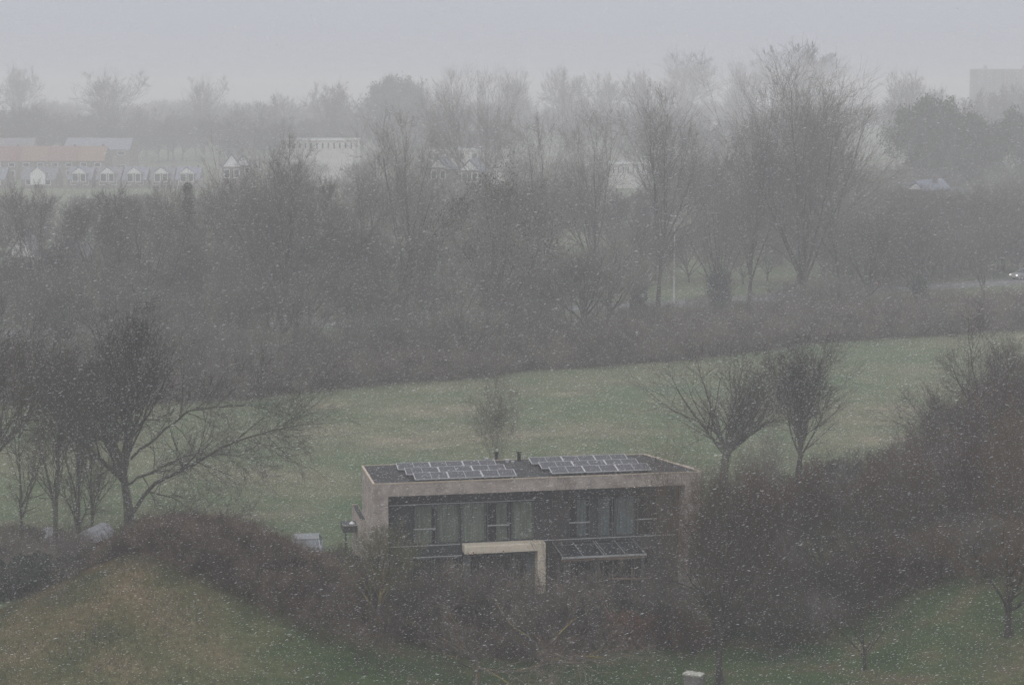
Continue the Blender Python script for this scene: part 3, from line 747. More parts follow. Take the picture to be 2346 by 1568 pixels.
# the terrace with white dormer gables, one house per dormer
TD = 520
dpx = [(-28, 0), (87, 'white'), (182, 1), (247, 1), (308, 1), (370, 1), (429, 1)]
names_ = ['half cut off at the left edge', 'with the solid white bay', 'right of the solid white bay', 'third from its right end', 'beside the gap in the thicket', 'second from its right end', 'at its right end']
lab_ = ['brown terraced house with dormer cut off by the left edge', 'terraced house with a solid white panelled dormer bay', 'terraced house just right of the solid white dormer bay',
        'fourth terraced house from the right end of the dormer row', 'third terraced house from the right end of the dormer row', 'second terraced house from the right end of the dormer row', 'terraced house at the right end of the dormer row']
for i, (px, dm) in enumerate(dpx):
    q = at_y(px, 408, TD); nx = dpx[i + 1][0] if i + 1 < len(dpx) else px + 61; pv = dpx[i - 1][0] if i else px - 90
    w = 6.6 if i > 1 else 9.4
    he = q[2] - .3
    gable_house('terraced_house', q[0], TD + (i % 2) * .05, w, 9, he, he + 3.0, 0, 'brick_far', 'roof_grey' if i % 2 else 'roof_slate', lab_[i], 'terraced houses with white dormers', gable='side', win=2, dormer=(dm or 1) if dm != 'white' else 'white')
# red-tiled terrace behind
for i, px in enumerate((10, 75, 140, 205)):
    q = at_y(px, 368, 575); w = 65 / F * 575
    gable_house('red_roofed_house', q[0], 575 + i * .4, w - .05, 11, q[2], q[2] + 4.0, 0, 'brick_far', 'roof_red', 'red tiled terraced house behind the dormer row, ' + ['at the left edge', 'second from the left edge', 'third from the left edge', 'at the right end of the red roofs'][i], 'red tiled houses', gable='side', win=2)
q = at_y(220, 318, 620)
gable_house('grey_roofed_house', q[0], 620, 22, 9, q[2] - 3.3, q[2], R(-6), 'brick_far', 'roof_slate', 'long low house with pale slate roof behind the red roofs', gable='side', win=4)
q = at_y(30, 318, 630)
gable_house('grey_roofed_house', q[0], 630, 13, 9, q[2] - 3.0, q[2], R(3), 'brick_far', 'roof_grey', 'grey roofed house behind the red roofs at the left edge', gable='side', win=3)
def flat_block(name, px0, px1, ytop, ybot, D, wall, label, nwin=8, rows=1, d=12, rz=0.0, fascia=True, cat='building', plant=False):
    a = at_y(px0, ytop, D); b = at_y(px1, ytop, D); w = b[0] - a[0]; zt = a[2]
    o = empty(name, ((a[0] + b[0]) / 2, D, 0), rz); tag(o, label, cat)
    mb = MB(); mb.box(-w / 2, w / 2, 0, d, -.2, zt - .45); mb.build('wall', M[wall], o)
    mb = MB(); mb.box(-w / 2 - .3, w / 2 + .3, -.5, d + .3, zt - .447, zt); rf = mb.build('roof', M['white' if fascia else 'concrete'], o)
    mb = MB(); mb.box(-w / 2 + .2, w / 2 - .2, 0, d - .3, zt + .004, zt + .03); mb.build('roof_felt', M['concrete'], rf)
    if plant:
        for f_ in (.1, .55, .8):
            mb = MB(); mb.box(-w / 2 + w * f_, -w / 2 + w * f_ + 1.4, 2, 4, zt + .03, zt + 1.9); mb.build('roof_vent', M['concrete'], rf)
    for r_ in range(rows):
        z0 = zt - 1.0 - (r_ + 1) * 2.9 + .9
        for i in range(nwin):
            cx = (i + .5 - nwin / 2) * w / nwin; ww = w / nwin * .42
            mb = MB(); f = .1
            mb.box(cx - ww / 2, cx - ww / 2 + f, -.08, .0, z0, z0 + 1.9); mb.box(cx + ww / 2 - f, cx + ww / 2, -.08, .0, z0, z0 + 1.9); mb.box(cx - ww / 2 + f, cx + ww / 2 - f, -.08, .0, z0, z0 + f); mb.box(cx - ww / 2 + f, cx + ww / 2 - f, -.08, 0, z0 + 1.9 - f, z0 + 1.9)
            wn = mb.build('window', M['white'], o); mb = MB(); mb.box(cx - ww / 2 + f, cx + ww / 2 - f, -.05, -.01, z0 + f, z0 + 1.9 - f); mb.build('pane', M['glass_dark'], wn)
    return o
flat_block('school_building', 640, 812, 318, 360, 570, 'offwhite', 'long cream flat roofed building with a row of narrow windows', 13, 1, rz=R(-4))
flat_block('flat_roofed_hall', 1008, 1140, 296, 330, 640, 'brick_far', 'grey flat roofed hall with a thin white roof edge behind the twin bare trees', 6, 1)
flat_block('flat_roofed_hall', 985, 1160, 342, 380, 540, 'offwhite', 'low flat roofed hall with a broad white fascia left of centre', 6, 1, rz=R(-3))
flat_block('flat_roofed_hall', 1400, 1490, 372, 410, 520, 'offwhite', 'cream flat roofed building glimpsed between two bare trees right of centre', 8, 1)
flat_block('apartment_block', 2236, 2440, 158, 300, 1100, 'cladding', 'grey apartment block with flat roof standing above the trees at the right edge', 10, 5, rz=R(5), fascia=False, plant=True)
def gpx(px, ypeak, D, w, rise, label, roofm='roof_grey', rz=0, wall='brick_far', d=9, win=2, trim='white', name='gabled_house'):
    q = at_y(px, ypeak, D); return gable_house(name, q[0], D, w, d, q[2] - rise, q[2], rz, wall, roofm, label, gable='front', win=win, trim=trim)
gpx(530, 352, 430, 3.6 * 1.2, 3.0, 'small white gabled house left of the dome shaped tree', rz=R(8))
gpx(556, 355, 436, 3.8, 2.4, 'narrow white gabled house tucked against the dome shaped tree', rz=R(8))
gpx(1076, 366, 420, 4.5, 2.4, 'white gabled house with slate roof between the bare trees left of centre', 'roof_slate', rz=R(-10))
gpx(1004, 362, 425, 4.0, 2.2, 'small white gable behind the bare fan shaped tree left of centre', 'roof_slate', rz=R(-10))
gpx(46, 540, 262, 4.2, 3.0, 'white gabled house behind the thicket near the left edge', rz=R(5))
gpx(142, 543, 266, 3.8, 2.6, 'second white gabled house behind the thicket, right of the other', rz=R(-4))
gpx(2098, 416, 300, 2.8, 1.3, 'white gabled house end with slate roof at the right', 'roof_slate', rz=R(-35), d=10, win=0)
gpx(2236, 437, 290, 6.0, 2.6, 'dark gabled house with snow lined verge at the right', 'roof_grey', rz=R(8), trim='brick_far', win=0)
gpx(742, 284, 690, 9, 3, 'pale roofed house above the long cream building', 'roof_slate', rz=R(60), d=14)
gpx(10, 232, 820, 10, 4, 'grey gabled house fading into the mist at the far left', rz=R(40))

# ---------------------------------------------------------------- small things round the house
p = at_z(1589, 1540, 1.2)
o = empty('stone_pillar', (p[0], p[1], 0), R(-28)); tag(o, 'grey stone pillar with a pale lichened cap on the lawn at the bottom edge', 'pillar')
mb = MB(); mb.box(-.38, .38, -.24, .24, -.4, 1.1); mb.build('shaft', M['stone'], o, .03)
mb = MB(); mb.box(-.43, .43, -.28, .28, 1.103, 1.19); mb.build('cap', M['stone_cap'], o, .02)
def sheet(px, py, w, h, rz, tilt, label):
    p = at_z(px, py, .5); o = empty('covered_trailer', (p[0], p[1], 0), rz); tag(o, label, 'trailer', 'sheeted trailers by the bare trees')
    mb = MB(); n = 6
    pts = [(-w / 2, 0, .25), (-w / 2 * .8, 0, h * .75), (-w * .15, 0, h), (w * .2, 0, h * .96), (w / 2 * .85, 0, h * .6), (w / 2, 0, .3)]
    V = [(a, -.9 - .25 * (1 - c / h), c) for a, b, c in pts] + [(a * .9, .9, c * 1.12) for a, b, c in pts]
    mb.poly(V, [tuple(range(n)), tuple(range(2 * n - 1, n - 1, -1))] + [(i, n + i, n + (i + 1) % n, (i + 1) % n) for i in range(n)])
    b_ = mb.build('cover', M['tarp'], o, .03)
    mb = MB(); mb.box(-w * .36, w * .38, -1.16, -1.10, h * .44, h * .50); mb.build('strap', M['dark'], b_)
    for s_ in (-1, 1):
        mb = MB(); mb.tube((s_ * w * .3, -.5, .22), (s_ * w * .3 + .02, -.3, .22), .22, n=14); mb.build('wheel', M['tyre'], o)
    return o
sheet(222, 1224, 1.5, .95, R(-25), 0, 'pale grey sheeted trailer crossed by a dark strap beside the spreading tree')
sheet(118, 1228, 1.3, .8, R(20), 0, 'pale grey sheeted trailer half hidden behind the slender trunks at the left')
# closed parasol leaning in the garden, and a rotary drier frame
p = at_z(1385, 1400, .8); o = empty('garden_parasol', (p[0], p[1], 0), 0); tag(o, 'closed tan parasol leaning over the beech hedge in front of the house', 'parasol')
mb = MB(); a = np.array((-.25, 0, 1.75)); b = np.array((.35, 0, .35)); mb.tube(a, (a + b) / 2, .10, .17, 10); mb.tube((a + b) / 2, b, .17, .20, 10); mb.build('canopy', M['umbrella'], o)
mb = MB(); mb.tube((-.32, 0, 1.92), (.5, 0, .0), .025); mb.build('pole', M['rust'], o)
p = at_z(1447, 1400, .3); o = empty('timber_trellis', (p[0], p[1], 0), R(5)); tag(o, 'thin brown timber trellis post with cross bar in front of the veranda', 'trellis')
mb = MB(); mb.box(-.03, .03, -.03, .03, 0, 2.6); mb.build('post', M['rust'], o)
mb = MB(); mb.box(-1.0, 1.0, -.035, .035, 2.0, 2.07); mb.build('cross_bar', M['rust'], o)
for px, zz_ in ((1705, .9), (1680, .7)):
    p = at_z(px, 1262, .5); o = empty('garden_chair', (p[0], p[1], float(terrain(p[0], p[1]))), R(30)); tag(o, 'white garden chair right of the house, ' + ('taller of the two' if zz_ > .8 else 'lower of the two'), 'chair', 'white garden chairs')
    mb = MB(); mb.box(-.25, .25, -.25, .25, .42, .46); mb.build('seat', M['white'], o)
    mb = MB(); mb.box(-.25, .25, .22, .25, .47, zz_ + .1); mb.build('backrest', M['white'], o)
    for a in (-.23, .19):
        for b in (-.24, .2):
            mb = MB(); mb.box(a, a + .04, b, b + .04, 0, .418); mb.build('leg', M['white'], o)

# ---------------------------------------------------------------- tree prototypes
PR = {}
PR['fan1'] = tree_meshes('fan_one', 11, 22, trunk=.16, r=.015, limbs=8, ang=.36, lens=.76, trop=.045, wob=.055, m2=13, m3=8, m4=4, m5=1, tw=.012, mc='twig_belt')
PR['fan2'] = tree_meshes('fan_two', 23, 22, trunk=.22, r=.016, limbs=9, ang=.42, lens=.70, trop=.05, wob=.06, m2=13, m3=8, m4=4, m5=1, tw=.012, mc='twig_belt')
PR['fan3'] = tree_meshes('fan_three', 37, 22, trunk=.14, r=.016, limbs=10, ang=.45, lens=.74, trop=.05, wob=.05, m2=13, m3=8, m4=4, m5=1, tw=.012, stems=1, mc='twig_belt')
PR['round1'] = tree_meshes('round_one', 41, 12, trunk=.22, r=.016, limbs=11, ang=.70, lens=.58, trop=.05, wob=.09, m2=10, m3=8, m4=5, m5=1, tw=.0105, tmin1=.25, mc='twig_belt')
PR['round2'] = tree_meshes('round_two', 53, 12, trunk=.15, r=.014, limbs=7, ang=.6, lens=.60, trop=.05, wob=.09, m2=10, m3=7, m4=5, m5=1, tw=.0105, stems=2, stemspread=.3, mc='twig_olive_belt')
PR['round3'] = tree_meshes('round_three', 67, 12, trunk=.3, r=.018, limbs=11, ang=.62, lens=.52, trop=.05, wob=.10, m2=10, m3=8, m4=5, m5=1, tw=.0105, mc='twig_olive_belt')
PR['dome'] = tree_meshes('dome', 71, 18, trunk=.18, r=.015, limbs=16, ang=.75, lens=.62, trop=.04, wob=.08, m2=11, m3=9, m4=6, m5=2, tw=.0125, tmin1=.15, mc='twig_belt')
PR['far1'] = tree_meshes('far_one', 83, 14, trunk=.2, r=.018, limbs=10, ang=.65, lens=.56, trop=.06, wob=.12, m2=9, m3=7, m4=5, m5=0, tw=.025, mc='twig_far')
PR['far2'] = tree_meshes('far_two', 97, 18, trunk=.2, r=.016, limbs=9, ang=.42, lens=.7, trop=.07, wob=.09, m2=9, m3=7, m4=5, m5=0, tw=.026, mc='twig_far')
PR['shrub1'] = tree_meshes('shrub_one', 101, 4, trunk=.1, r=.012, limbs=5, ang=.45, lens=.62, trop=.14, wob=.10, m2=7, m3=6, m4=4, m5=2, tw=.006, stems=6, stemspread=.5, mt='bark_dark', mc='twig')
PR['shrub2'] = tree_meshes('shrub_two', 113, 4, trunk=.1, r=.012, limbs=5, ang=.5, lens=.62, trop=.13, wob=.12, m2=7, m3=6, m4=4, m5=2, tw=.006, stems=7, stemspread=.55, mt='bark_dark', mc='twig_red')
PR['shrub3'] = tree_meshes('shrub_three', 127, 4, trunk=.1, r=.010, limbs=4, ang=.3, lens=.75, trop=.14, wob=.08, m2=6, m3=5, m4=4, m5=2, tw=.006, stems=8, stemspread=.22, mt='bark', mc='twig_olive')
def with_ivy(pr, key, n, spread, size, zmax, m, which='bole', seed=5):
    rng = np.random.default_rng(seed); c = pr[which]; c = c[c[:, 2] < zmax]
    # points all the way along the bole
    t = rng.random((600, 1)); i = rng.integers(0, len(c), 600); j = np.minimum(i + 1, len(c) - 1)
    pts = c[i] * (1 - t) + c[j] * t
    V, Q = leaves(rng, pts, n, spread, size)
    d = dict(pr); d[key] = quad_mesh(key, V, Q, M[m]); return d
PR['ivy1'] = with_ivy(PR['fan2'], 'ivy', 15000, .75, .17, 10, 'ivy')
PR['ivy2'] = with_ivy(PR['fan3'], 'ivy', 15000, .85, .17, 10, 'ivy', seed=9)
rng = np.random.default_rng(3)
def leafy(pr, key, n, spread, size, m, seed):
    rng = np.random.default_rng(seed); V, Q = leaves(rng, pr['tips'][rng.integers(0, len(pr['tips']), 900)], n, spread, size, .6)
    d = dict(pr); d[key] = quad_mesh('foliage', V, Q, M[m]); return d
PR['leafy'] = leafy(PR['round1'], 'leaves', 7000, .30, .085, 'leafy', 4)
PR['green'] = leafy(PR['far1'], 'leaves', 30000, .55, .20, 'evergreen', 6)

G_BELT = 'bare trees in the belt behind the field'
# the trees one can pick out in the belt
B = [('fan3', 1850, 236, 116, 400, 'tallest bare tree, its wide fan crown against the sky right of centre'),
     ('fan1', 1725, 234, 160, 200, 'tall slim bare tree on the left flank of the tallest one'),
     ('fan2', 1935, 240, 190, 220, 'tall bare tree on the right flank of the tallest one'),
     ('fan2', 1512, 236, 188, 290, 'tall bare tree beside the street lamp, right of centre'),
     ('fan1', 1245, 232, 246, 320, 'broad bare tree with many upright boughs at the centre'),
     ('fan1', 1365, 250, 230, 240, 'pale bare tree fading behind the central one'),
     ('fan2', 925, 218, 240, 300, 'bare tree with open wand like boughs left of centre'),
     ('dome', 640, 192, 320, 340, 'dense dome shaped bare tree in front of the cream building'),
     ('round2', 785, 200, 352, 170, 'twiggy bare tree right of the dome shaped tree'),
     ('round1', 78, 200, 412, 190, 'dense bare tree under the dormer row near the left edge'),
     ('round3', 235, 196, 428, 150, 'rounded bare tree below the second dormer'),
     ('round1', 335, 192, 408, 190, 'dark dense bare tree below the middle dormers'),
     ('round2', 430, 205, 425, 110, 'bare tree with a tuft of dark twigs below the right dormers'),
     ('leafy', 1150, 200, 392, 180, 'dark tree still holding withered leaves, at the centre'),
     ('ivy1', 1460, 224, 455, 170, 'ivy clad tree left of the street lamp pole'),
     ('ivy2', 1655, 229, 330, 170, 'tree with thick dark ivy on its trunk, left of the tallest tree'),
     ('ivy1', 1145, 205, 440, 170, 'ivy clad trunk standing low at the centre of the belt'),
     ('ivy2', 545, 184, 500, 170, 'ivy clad tree below the dome shaped tree'),
     ('ivy1', 2118, 226, 470, 170, 'ivy clad tree near the road at the right'),
     ('fan1', 2262, 238, 470, 110, 'slim bare tree on the grass beside the road at the right'),
     ('round3', 1990, 226, 470, 170, 'bushy bare tree under the right hand street lamp'),
     ('round1', 2325, 290, 430, 130, 'bare tree at the right edge beyond the road')]
for k, px, D, yt, w, lb in B:
    tree_px(PR[k], px, D, yt, w, name='bare_tree', label=lb, group=G_BELT)
# one small conifer stands out green among them
def conifer(px, D, yt, wpx, label, seed):
    q = at_y(px, yt, D); H = q[2]; W = wpx / F * D; rng = np.random.default_rng(seed)
    o = empty('conifer', (q[0], D, 0)); tag(o, label, 'tree')
    mb = MB(); mb.tube((0, 0, 0), (0, 0, H * .97), .16, .03, 8); mb.build('trunk', M['bark_dark'], o)
    n = 130; z = H * (.25 + .73 * rng.random(n)); L = W / 2 * (1.04 - z / H) / .79 * rng.uniform(.7, 1.1, n); a = rng.uniform(0, 6.28, n)
    P = np.c_[np.zeros((n, 2)), z]; d = np.c_[np.cos(a), np.sin(a), np.full(n, -.12)]
    p0, d0, r0 = branches(rng, P, d, L + .3, np.full(n, .03), 4, .08, .04, .3)
    V, Q = leaves(rng, p0[:, 1:].reshape(-1, 3), 14000, .16, .11, .3); V2, Q2 = tubes(p0, r0, 3)
    link('crown', quad_mesh('crown', *joinvq([(V, Q), (V2, Q2)]), M['ivy']), None, o)
conifer(428, 206, 415, 62, 'small dark green conifer in the belt below the right hand dormers', 77)
# the rest of the belt
k = 0
for row, (off, hl, hh, step) in enumerate(((6, 5.5, 8, 84), (17, 8, 11, 90), (30, 9.5, 12.5, 110))):
    px = -60 + row * 25
    while px < 2460:
        e = float(at_edge(at_z(px, 850)[0])); D = e + off + rnd.uniform(-3, 5)
        H = rnd.uniform(hl, hh)
        if px > 1400: H *= .52
        if (px > 1400 and row >= 1 and not (1800 < px < 2060 and row == 1)) or px > 2160: px += step; continue
        x = at_y(px, 800, D)[0]
        put_tree(PR[rnd.choice(('round1', 'round2', 'round3', 'round2'))], x, D, H, H * rnd.uniform(.75, 1.05), name='bare_tree',
                 label='small bare tree merging into the twiggy belt behind the field', group='small bare trees filling the belt')
        px += step * rnd.uniform(.75, 1.25)
for px, H in ((1420, 5.5), (1500, 4.5), (1585, 5), (1700, 4.5), (1775, 5.5), (1845, 4.5), (1920, 5.5), (2050, 4.5)):
    D = float(at_edge(at_z(px, 800)[0])) + rnd.uniform(14, 24)
    put_tree(PR[rnd.choice(('round1', 'round2', 'round3'))], at_y(px, 700, D)[0], D, H, H * 1.1, name='scrub_tree', label='low scrubby tree between the field and the road', group='low scrub this side of the road')
# beyond the road: trees between the houses
G_BG = 'misty trees among the houses'
for i in range(90):
    D = rnd.uniform(285, 500); px = rnd.uniform(-80, 2430)
    H = rnd.uniform(8, 12)
    if px < 500: H = min(H, 27 - D * .055)
    if 600 < px < 850 or 960 < px < 1180 or 1390 < px < 1500: H = min(H, 27 - D * .0375)
    if H < 2.5: continue
    x = at_y(px, 300, D)[0]
    put_tree(PR[rnd.choice(('far1', 'far1', 'far2', 'round3'))], x, D, H, H * rnd.uniform(.9, 1.2), name='misty_tree', label='bare tree fading into the mist among the houses', group=G_BG)
for i in range(40):
    px = -60 + 940 * ((i * .618034) % 1); D = rnd.uniform(665, 760); H = rnd.uniform(12, 18)
    put_tree(PR[rnd.choice(('far1', 'far2', 'far1'))], at_y(px, 300, D)[0], D, H, H * rnd.uniform(1.0, 1.3), name='distant_tree', label='distant bare tree almost lost in the mist', group='distant trees on the misty horizon')
for i in range(150):
    px = -80 + 2520 * ((i * .618034) % 1); D = rnd.uniform(680, 1250) if px < 480 or 620 < px < 830 else rnd.uniform(560, 1250)
    H = rnd.uniform(14, 21)
    put_tree(PR[rnd.choice(('far1', 'far1', 'far2'))], at_y(px, 300, D)[0], D, H, H * rnd.uniform(1.0, 1.3), name='distant_tree', label='distant bare tree almost lost in the mist', group='distant trees on the misty horizon')
for px, D, H in ((1440, 262, 9), (1500, 270, 8.5), (1580, 266, 8), (1640, 272, 9), (1705, 262, 8.5), (1760, 268, 8), (1830, 264, 9), (1890, 270, 9.5), (1950, 266, 9), (2070, 286, 13), (2110, 288, 12.5), (2190, 284, 12.5), (2230, 282, 12.5), (2275, 286, 12.5), (2040, 256, 10.5), (2085, 262, 12), (2125, 266, 11.5), (2165, 272, 10.5), (2205, 276, 11.5), (2250, 280, 11.3), (2300, 284, 11), (2010, 258, 10), (2062, 268, 10.5)):
    put_tree(PR[rnd.choice(('round1', 'round3'))], at_y(px, 500, D)[0], D, H, H, name='scrub_tree', label='scrubby bare tree beyond the road, right of centre', group='scrub beyond the road')
for i in range(34):
    px = rnd.uniform(1880, 2440); D = rnd.uniform(250, 284); H = rnd.uniform(6.5, 9.5)
    if px > 2150 and D < 275: D += 20
    put_tree(PR[rnd.choice(('round1', 'round2', 'round3'))], at_y(px, 500, D)[0], D, H, H * rnd.uniform(.9, 1.1), name='scrub_tree', label='scrubby bare tree beyond the road, right of centre', group='scrub beyond the road')
for k, px, D, yt, w, lb in (
    ('far2', 240, 760, 160, 150, 'broad bare tree rising from the mist above the dormer row'),
    ('far2', 462, 780, 172, 90, 'pale misty tree right of the broad one on the skyline'),
    ('far1', 765, 728, 188, 150, 'misty tree above the long cream building'),
    ('green', 885, 728, 182, 90, 'dome shaped greenish tree on the misty skyline'),
    ('far1', 962, 832, 182, 80, 'faint round tree right of the greenish dome tree'),
    ('fan2', 1062, 440, 150, 80, 'left of the twin bare trees on the misty skyline'),
    ('fan1', 1112, 450, 150, 90, 'right of the twin bare trees on the misty skyline'),
    ('far2', 1190, 806, 160, 70, 'faint slim tree right of the twin bare trees'),
    ('far1', 1300, 832, 152, 90, 'faint pale tree above the centre of the belt'),
    ('far1', 1390, 832, 165, 100, 'faint round tree behind the gap right of centre'),
    ('far1', 1470, 845, 160, 100, 'faint tree left of the tall tree by the lamp'),
    ('far2', 1560, 936, 118, 160, 'faint tall tree behind the tree by the lamp'),
    ('far2', 1690, 910, 140, 110, 'faint tree behind the left flank of the tallest tree'),
    ('far1', 1860, 1040, 98, 200, 'very faint wooded rise behind the tallest tree'),
    ('far2', 2060, 676, 160, 120, 'misty tree right of the tallest tree'),
    ('green', 2108, 420, 232, 130, 'greenish flat topped tree at the right'),
    ('far1', 2160, 780, 200, 120, 'misty tree left of the apartment block'),
    ('green', 2250, 430, 270, 170, 'greenish broad tree below the apartment block'),
    ('green', 2350, 440, 260, 150, 'greenish tree at the right edge below the apartment block'),
    ('far1', 2235, 700, 205, 110, 'misty tree before the left edge of the apartment block'),
    ('far1', 2300, 690, 192, 120, 'misty tree before the middle of the apartment block'),
    ('far2', 2350, 680, 200, 110, 'misty tree before the apartment block at the right edge'),
    ('far1', 60, 676, 235, 110, 'misty tree above the red roofs at the left'),
    ('far1', 40, 910, 150, 120, 'very faint tree on the skyline at the left edge'),
    ('far1', 620, 780, 215, 130, 'misty tree between the dormer row and the cream building'),
    ('far1', 550, 728, 235, 120, 'low misty tree left of the cream building')):
    tree_px(PR[k], px, D, yt, w, name='misty_tree', label=lb, group='misty skyline trees')

# ---------------------------------------------------------------- near trees, each with its own shape
def near(px, pyb, ytop, wpx, seed, label, D=None, name='bare_tree', cat='tree', lean=0, z=0, rz=0.0, **kw):
    if D is None: D = at_z(px, pyb, z)[1]
    q = at_y(px, ytop, D); x = q[0]; H = q[2] - float(terrain(x, D))
    W = at_y(px + wpx / 2, ytop, D)[0] - at_y(px - wpx / 2, ytop, D)[0]
    pr = tree_meshes(name, seed, H, **kw)
    return put_tree(pr, x, D, H, W, rz=rz, name=name, label=label, cat=cat, lean=lean)
near(285, 1215, 695, 350, 202, 'large spreading bare tree with one long low bough reaching right over the field', D=114, trunk=.24, r=.028, limbs=8, ang=.62, lens=.62, trop=.055, wob=.13, m2=10, m3=9, m4=5, m5=2, tw=.008, tmin1=.55, mt='bark', mc='twig')
# its long low boughs
def bough(parent, pts, r0, seed, m4=6):
    rng = np.random.default_rng(seed); pts = np.array(pts, float)
    # resample smoothly
    t = np.linspace(0, len(pts) - 1, 15); i = np.minimum(t.astype(int), len(pts) - 2); f = (t - i)[:, None]
    p = pts[i] * (1 - f) + pts[i + 1] * f; p[1:-1] += rng.normal(0, .05, (13, 3)); p = p[None]
    d = norm(p[:, 1:] - p[:, :-1]); rad = r0 * np.linspace(1, .18, 15)[None]
    Ln = np.array([np.linalg.norm(pts[-1] - pts[0])])
    a = spawn(rng, p, d, rad, Ln, 26, .15, .7, .30, .5, .25, .8, .3); p1, d1, r1 = branches(rng, *a, 5, .16, .02, .25)
    b = spawn(rng, p1, d1, r1, a[2], 9, .1, .6, .5, .6, .3); b = (b[0], b[1], b[2], np.maximum(b[3], .009)); p2, d2, r2 = branches(rng, *b, 4, .18, .0, .4)
    c = spawn(rng, p2, d2, r2, b[2], m4, .1, .6, .5, .7, .3); c = (c[0], c[1], c[2], np.maximum(c[3], .0075)); p3, d3, r3 = branches(rng, *c, 2, .2, .03, .6)
    V, Q = joinvq([tubes(p, rad, 7), tubes(p1, r1, 5), tubes(p2, r2, 3), tubes(p3, r3, 3)])
    return V, Q
bt = [o for o in COL.objects if o.get('label', '').startswith('large spreading')][0]
inv = 1.0 / np.array(bt.scale); b0 = np.array(bt.location)
def bt_local(lst): return [((np.array(q) - b0) * inv) for q in lst]
bp = lambda px, py, D: at_y(px, py, D)
L_ = []
for pts, r0, sd in (([bp(288, 1195, 114), bp(350, 1110, 113), bp(430, 1070, 112), bp(520, 1020, 111), bp(600, 990, 111), bp(680, 975, 110.5)], .15, 1),
                    ([bp(290, 1110, 114), bp(340, 1085, 114), bp(420, 1045, 115), bp(500, 1040, 116), bp(590, 1050, 116)], .10, 2),
                    ([bp(288, 1200, 114), bp(330, 1190, 113.5), bp(430, 1175, 113), bp(500, 1195, 113), bp(560, 1215, 113)], .07, 3),
                    ([bp(300, 1050, 114), bp(370, 990, 113), bp(430, 940, 112), bp(540, 925, 112), bp(610, 935, 111)], .10, 4),
                    ([bp(280, 1060, 114), bp(240, 1010, 114.5), bp(232, 950, 115), bp(222, 880, 115)], .10, 5)):
    L_.append(bough(bt, bt_local(pts), r0, sd))
V, Q = joinvq(L_)
link('low_bough', quad_mesh('low_bough', V, Q, M['bark'], False), None, bt)
near(35, 1225, 770, 150, 211, 'slender bare tree at the left edge behind the mound', D=111, trunk=.62, r=.013, limbs=16, ang=.6, lens=.38, trop=.05, wob=.10, tmin1=.05, m2=7, m3=6, m4=4, m5=1, tw=.008, mt='bark', mc='twig_olive')
near(112, 1232, 800, 170, 217, 'forked bare tree, second from the left edge behind the mound', D=110, trunk=.3, r=.018, limbs=6, ang=.25, lens=.66, trop=.05, wob=.07, m2=11, m3=6, m4=4, m5=1, tw=.008, mt='bark', mc='twig')
near(168, 1232, 790, 130, 223, 'straight slender bare tree, third from the left edge', D=112, trunk=.62, r=.012, limbs=18, ang=.6, lens=.34, trop=.05, wob=.10, tmin1=.05, m2=7, m3=6, m4=4, m5=1, tw=.008, mt='bark', mc='twig')
near(204, 1232, 850, 130, 227, 'slender leaning bare tree just left of the large spreading tree', D=113, trunk=.6, r=.012, limbs=14, ang=.5, lens=.33, trop=.06, wob=.10, tmin1=.15, m2=7, m3=6, m4=4, m5=1, tw=.008, mt='bark', mc='twig_olive')
near(-40, 1225, 700, 300, 229, 'bare tree whose crown leans in over the left edge', D=116, trunk=.3, r=.018, limbs=9, ang=.6, lens=.5, trop=.05, wob=.13, m2=9, m3=8, m4=5, m5=1, tw=.008, mt='bark', mc='twig')
near(1660, 1120, 800, 300, 233, 'fan shaped bare tree behind the right end of the house roof', D=127, trunk=.22, r=.030, limbs=14, ang=.62, lens=.62, trop=.08, wob=.05, m2=8, m3=5, m4=4, m5=1, tw=.008, tmin1=.7, mt='bark', mc='twig')
near(1832, 1120, 765, 210, 239, 'ragged upright bare tree right of the fan shaped one', D=130, trunk=.4, r=.018, limbs=12, ang=.38, lens=.5, trop=.10, wob=.08, m2=8, m3=7, m4=4, m5=1, tw=.008, stems=2, stemspread=.12, mt='bark', mc='twig')
near(1140, 1075, 842, 125, 241, 'small sparse bare tree behind the middle of the house roof', D=132, trunk=.1, r=.009, limbs=4, ang=.20, lens=.75, trop=.07, wob=.06, tmin1=.05, m2=5, m3=4, m4=3, m5=0, tw=.008, stems=11, stemspread=.17, mt='bark', mc='twig')
near(2290, 1090, 700, 300, 251, 'large bare tree with fanning boughs at the right edge', D=132, trunk=.25, r=.022, limbs=11, ang=.55, lens=.6, trop=.09, wob=.09, m2=9, m3=8, m4=5, m5=1, tw=.008, mt='bark_dark', mc='twig')
near(2180, 1150, 880, 200, 257, 'smaller bare tree left of the large one at the right edge', D=128, trunk=.2, r=.018, limbs=9, ang=.6, lens=.6, trop=.07, wob=.12, m2=8, m3=7, m4=4, m5=1, tw=.008, mt='bark_dark', mc='twig')
near(862, 1560, 1190, 190, 263, 'greenish multi stemmed bare tree before the left corner of the house', D=87, trunk=.35, r=.022, limbs=12, ang=.40, lens=.55, trop=.10, wob=.08, m2=7, m3=6, m4=4, m5=1, tw=.005, mt='lichen', mc='twig_olive')
near(1088, 1600, 1370, 420, 269, 'low crooked orchard tree with yellow lichen at the bottom left of centre', D=84, trunk=.25, r=.030, limbs=8, ang=.95, lens=.9, trop=.05, wob=.22, m2=7, m3=5, m4=4, m5=1, tw=.008, mt='lichen', mc='bramble_grey')
near(1240, 1590, 1330, 430, 271, 'crooked orchard tree with bright lichened boughs before the middle of the house', D=86.5, trunk=.3, r=.026, limbs=8, ang=.9, lens=.8, trop=.06, wob=.20, m2=7, m3=5, m4=4, m5=1, tw=.008, mt='lichen', mc='bramble_grey')
